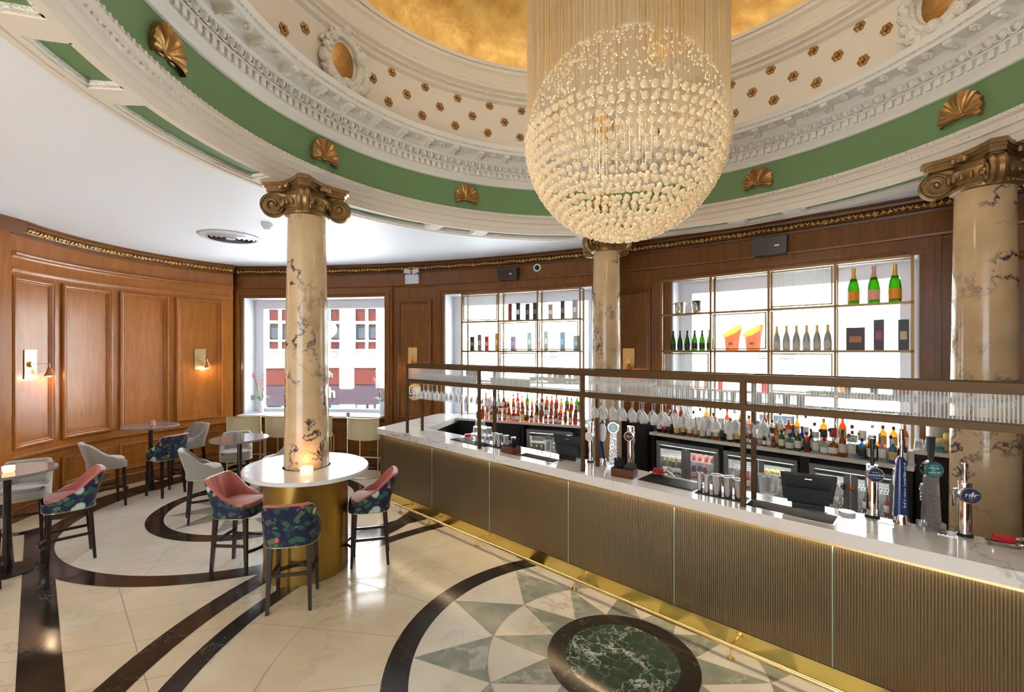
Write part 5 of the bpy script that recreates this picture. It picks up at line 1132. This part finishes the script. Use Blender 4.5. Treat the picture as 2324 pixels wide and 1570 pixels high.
# ---------------------------------------------------------------- brass shelving units in the windows
def unit(P0, P1, fr_, lab, depth, glazed):
    P0 = Vector(P0); P1 = Vector(P1); L = (P1-P0).length; d = (P1-P0)/L; rz = math.atan2(d.y, d.x)
    t = thing('shelving_unit', lab, 'shelves', (P0.x, P0.y, ZB), rz, 'brass shelving units in the windows'); zs = [1.82-ZB, 2.40-ZB, 2.975-ZB, 3.52-ZB]; w = .0155
    X = [f*L for f in fr_]
    for x in X:
        for y in (0, depth): MB().box(x-w, x+w, y-w, y+w, .001, zs[3]+w).build('post', M['palebrass'] if 0 else M['shelfbrass'], t)
        b = MB()
        for z in zs: b.box(x-w, x+w, 0, depth, z-w, z+w)
        b.build('side_rail', M['shelfbrass'], t)
    for z in zs:
        MB().box(-w, L+w, -w, w, z-w, z+w).build('front_rail', M['shelfbrass'], t)
        MB().box(-w, L+w, depth-w*.5, depth+w*.5, z-w*.4, z+w*.4).build('rear_rail', M['shelfbrass'], t)
        if z < zs[3]: MB().box(0, L, w, depth-w, z+w*.2, z+w*.8).build('glass_shelf', M['pane'], t)
    for c, r_ in glazed:
        x0, x1, z0, z1 = X[c]+w+.012, X[c+1]-w-.012, zs[r_]+w+.012, zs[r_+1]-w-.012
        b = MB(); f = .016
        for q in ((x0,x1,z0,z0+f),(x0,x1,z1-f,z1),(x0,x0+f,z0,z1),(x1-f,x1,z0,z1)): b.box(q[0],q[1],-.012,.006,q[2],q[3])
        d_ = b.build('panel_frame', M['shelfbrass'], t); MB().box(x0+f,x1-f,-.004,.0,z0+f,z1-f).build('reeded_pane', M['reedglass'], d_)
    def at_(x, y, z): p = P0+d*x+Vector((-d.y, d.x))*y; return Vector((p.x, p.y, z))
    return t, X, at_, rz
M['shelfbrass'] = mat('antique_brass', (.24,.145,.05), .4, .5)
t2_, X2, A2, rz2 = unit((-.987,9.025), (1.206,8.072), (0,.333,.666,1), 'brass shelving unit filling the middle window, three bays wide', .24, [(0,2),(1,1),(2,1),(1,0)])
t3_, X3, A3, rz3 = unit((2.40,7.30), (4.69,5.33), (0,.25,.505,.755,1), 'brass shelving unit filling the right window, four bays wide', .20, [(2,2),(1,1),(0,0),(2,0)])
def gbox(A, rz, x, z, w, h, c, lab, c2=None, grp='boxed bottles on the shelves', dp_=None):
    t = thing('bottle_box', lab, 'box', A(x, .12, z+.0105), rz, grp); MB().box(-w/2,w/2,-(dp_ or w)/2,(dp_ or w)/2,0,h).build('carton', cm(c,.4), t)
    MB().box(-w*.32,w*.32,-(dp_ or w)/2-.002,-(dp_ or w)/2,h*.35,h*.62).build('front_panel', cm(c2 or tuple(min(1,v*3+.12) for v in c),.4), t)
b2 = X2[1]
for i, (x, w, h, c, c2, nm_) in enumerate([(.20,.075,.32,(.20,.02,.02),(.3,.05,.03),'dark red'),(.37,.085,.33,(.015,.015,.015),(.7,.7,.65),'black'),(.56,.08,.31,(.03,.03,.03),None,'charcoal'),(.74-.03,.085,.32,(.025,.02,.02),None,'black')]):
    gbox(A2, rz2, b2+x, 2.975, w, h, c, '%s bottle box on top middle shelf of middle unit, %s from left' % (nm_, nth(i)), c2)
for i, (x, w, h, c, nm_) in enumerate([(.22,.08,.28,(.42,.38,.26),'beige'),(.45,.075,.33,(.03,.035,.03),'black'),(.68,.09,.34,(.42,.42,.42),'silver')]): gbox(A2, rz2, X2[2]+x, 2.975, w, h, c, '%s bottle box on the top right shelf of the middle unit' % nm_)
for i, (x, w, h, c, c2, nm_) in enumerate([(.18,.09,.28,(.02,.02,.02),(.3,.3,.3),'black'),(.34,.08,.32,(.22,.17,.16),None,'brown grey'),(.50,.08,.28,(.75,.03,.03),(.8,.65,.4),'bright red'),(.72,.075,.34,(.85,.30,.02),(.8,.75,.6),'orange')]): gbox(A2, rz2, x, 2.40, w, h, c, '%s bottle box on the left shelf of the middle unit' % nm_, c2)
for x, w, h, c, nm_ in ((.27,.10,.27,(.12,.04,.16),'purple'),(.60,.08,.34,(.22,.34,.32),'teal grey')): gbox(A2, rz2, b2+x, 2.40, w, h, c, '%s bottle box behind reeded glass in the middle unit' % nm_)
for x, w, h, c, nm_ in ((.13,.07,.36,(.30,.33,.24),'sage'),(.45,.09,.34,(.06,.20,.42),'blue'),(.71,.10,.27,(.10,.32,.45),'turquoise')): gbox(A2, rz2, X2[2]+x, 2.40, w, h, c, '%s bottle box behind reeded glass at right of the middle unit' % nm_)
gbox(A2, rz2, .18, 1.82, .26, .26, (.015,.018,.022), 'wide black box above the glass rack', (.25,.18,.08), dp_=.12); gbox(A2, rz2, .68, 1.82, .07, .21, (.10,.25,.42), 'small blue box beside the wide black box')
for i, (x, w, h, c) in enumerate([(.20,.07,.19,(.35,.35,.35)),(.31,.07,.21,(.12,.05,.03)),(.44,.13,.25,(.01,.01,.01)),(.58,.05,.20,(.02,.02,.02)),(.70,.08,.19,(.30,.32,.35))]): gbox(A2, rz2, X2[2]+x, 1.82, w, h, c, 'dark jar box just above the rack, %s from the left in the right bay' % nth(i))
for i, x in enumerate((.18,.44)):
    t = thing('ice_bucket', 'polished steel ice bucket on the top left shelf of the right unit, %s one' % ('left','right')[i], 'bucket', A3(x+.08, .10, 2.985), 0, 'steel ice buckets'); s = 1 if i else .9
    MB().lathe([(0,0),(.062,0),(.07,.03),(.075,.17),(.082,.18),(.080,.185),(.072,.17),(.06,.01),(0,.01)] if i == 0 else [(0,0),(.055,0),(.066,.04),(.09,.18),(.098,.19),(.094,.195),(.084,.17),(.05,.01),(0,.01)], 24).build('bucket', M['chrome'], t)
    for q in (-1,1): MB().tube([(q*.085,-.02,.16),(q*.105,-.02,.165),(q*.105,.02,.165),(q*.085,.02,.16)], .006, 6).build('handle', M['chrome'], t)
for i, x in enumerate((.20,.40,.60)): bottle('champ', A3(X3[3]+x-.02, .10, 2.986), BRGRN, ((.80,.30,.03),(.80,.42,.36),(.80,.32,.03))[i], ((.75,.45,.12),(.70,.40,.30),(.75,.48,.15))[i], 'large green champagne bottle on the top right shelf, %s of three' % nth(i), 'champagne bottles on the shelves', 1.48)
for i in range(6): bottle('champ', A3(.15+i*.112, .10, 2.411), GRN, (.015,.02,.02), (.02,.02,.02), 'small green champagne bottle on the left shelf of the right unit, %s of six' % nth(i), 'champagne bottles on the shelves', 1.0)
SIL = mat('frosted_silver_bottle', (.36,.40,.38), .3, .3)
for i in range(6): bottle('champ', A3(X3[2]+.08+i*.117, .10, 2.411), SIL, (.55,.55,.52), (.75,.52,.16), 'frosted silver bottle with gold neck on the right unit, %s of six' % nth(i), 'champagne bottles on the shelves', 1.08)
M['orange'] = glassy('orange_acrylic', (.95,.27,.008), .42, .2, (.80,.20,.003))
for i, x in enumerate((.27,.55)):
    t = thing('orange_cooler', 'orange slant-topped bottle cooler behind reeded glass, %s one' % ('left','right')[i], 'cooler', A3(X3[1]+x, .11, 2.411), rz3, 'orange bottle coolers'); n_ = 28; b = MB(); vs = []; 
    for z, r_ in ((0,.085),(.012,.09),(.2,.11),(1,.135)):
        for k in range(n_): a = 2*PI*k/n_; zz = z if z < 1 else .285+.06*math.cos(a-.2)+.055*math.sin(a); vs.append((r_*math.cos(a), r_*.85*math.sin(a), zz))
    b.add(vs, [(j*n_+k, j*n_+(k+1)%n_, (j+1)*n_+(k+1)%n_, (j+1)*n_+k) for j in range(3) for k in range(n_)]+[tuple(range(n_))]); b.build('cooler_body', M['orange'], t); MB().box(-.03,.03,-.092,-.088,.08,.12).build('dark_emblem', cm((.25,.06,.01)), t)
for x, w, h, c, c2, nm_ in ((.20,.19,.29,(.02,.008,.006),(.45,.15,.05),'wide maroon'),(.43,.10,.38,(.03,.01,.02),(.35,.05,.04),'tall plum'),(.66,.10,.37,(.01,.01,.012),(.55,.42,.2),'tall black')): gbox(A3, rz3, X3[3]+x, 2.40, w, h, c, '%s presentation box on the right shelf of the right unit' % nm_, c2, dp_=.09)
for i, (x, g) in enumerate([(.12,AMB),(.24,AMB),(.38,GOLD),(.52,GOLD),(.66,GOLD)]): bottle('whisky', A3(x, .10, 1.831), g, (.7,.6,.4), (.02,.02,.02), 'amber bottle on the lowest shelf behind the left reeded pane, %s of five' % nth(i), 'bottles on the lowest shelf', .95)
for i, (x, g, k) in enumerate([(X3[1]+.12,RED,'whisky'),(X3[2]-.08,RED,'squat'),(X3[3]+.07,GOLD,'whisky'),(X3[3]+.12,DRK,'whisky'),(X3[3]+.28,CLR,'squat'),(X3[3]+.38,DRK,'squat'),(X3[3]+.50,CLR,'squat'),(X3[3]+.60,DRK,'squat'),(X3[4]-.10,RED,'whisky'),(X3[4]-.05,RED,'squat')]):
    bottle(k, A3(x, .05+.09*(i % 2), 1.831), g, None, (.02,.02,.02) if i != 8 else (.5,.02,.05), '%s bottle on the lowest shelf of the right unit, %s from the left' % (NMC[g.name], nth(i)), 'bottles on the lowest shelf', .95)
# corner shelf: jar of lemons, cups, glasses
t = thing('lemon_jar', 'large glass jar of lemons on the corner shelf beside the right column', 'jar', BL(-.02, 6.97, 1.301), BA); MB().lathe([(0,0),(.14,0),(.15,.02),(.15,.30),(.14,.32),(.13,.32),(.142,.30),(.142,.02),(0,.01)], 32).build('jar', M['clear'], t)
MB().lathe([(0,.32),(.145,.32),(.15,.34),(.05,.37),(0,.37)], 28).build('lid', cm((.35,.22,.12)), t)
r_ = random.Random(4)
for i in range(12):
    a = i*2.4; q = .085 if i % 3 else .02; o = ob('lemon', MB().ball((0,0,0), .036, 12, 0, (1.25,1,1)).mesh('lemon', cm((.85,.60,.03),.5), 80), None, BL(-.02+q*math.cos(a), 6.97+q*math.sin(a), 1.345+.055*(i//5))); o.rotation_euler = (0, .3, a); tag(o, 'yellow lemon heaped in the glass jar near the right column', 'lemon', 'lemons in the jar')
for i in range(3):
    o = MB().lathe([(0,0),(.025,0),(.045,.03),(.05,.035),(.046,.035),(.024,.008),(0,.008)], 22).build('blue_bowl', cm((.20,.50,.58),.3)); o.location = BL(-.06, 6.81, 1.3015+i*.016); tag(o, 'small pale blue bowl stacked before the lemon jar, %s from the bottom' % nth(i), 'bowl', 'stacked blue bowls')
for i in range(4): gl('tumbler', 'shelf_tumbler', BL(-.225+.085*(i % 2)+.0*(i//2), 6.84+.09*(i//2), 1.3015+.102), 'clear tumbler upside down on the corner shelf, %s %s' % (('front','back')[i//2], ('left','right')[i % 2]), 'tumblers on the corner shelf', True)
# rack of stemmed glasses under the left back counter
for i in range(8):
    for j in range(2):
        x, y = s1(.50+i*.085, -.065-.0); gl('highball', 'pint_glass', BL(x, y, .86-.16*j), 'clear glass hanging in the dark rack under the left back counter, %s tier, %s along' % (nth(j), nth(i)), 'glasses under the left back counter') if 0 else None
t = thing('under_counter_shelf', 'dark shelf of tall glasses left of the middle window fridge', 'shelf', BL(*s1(.92,.14), 0), BA+R(20.7)); MB().box(-.40,.40,-.13,.02,.80,.815).box(-.40,-.385,-.13,.02,.0,1.05).box(.385,.40,-.13,.02,.0,1.05).box(-.40,.40,-.13,.02,.60,.612).build('frame', M['blackpl'], t)
for i in range(8):
    for j in range(2):
        x, y = s1(.92-.33+i*.094, .14-.06); gl('highball', 'tall_glass', BL(x, y, (.816,.613)[j]), 'clear tall glass on the %s shelf under the left back counter, %s from the left' % (('upper','lower')[j], nth(i)), 'glasses under the left back counter')
for o in list(bpy.data.meshes):
    if o.users == 0: bpy.data.meshes.remove(o)
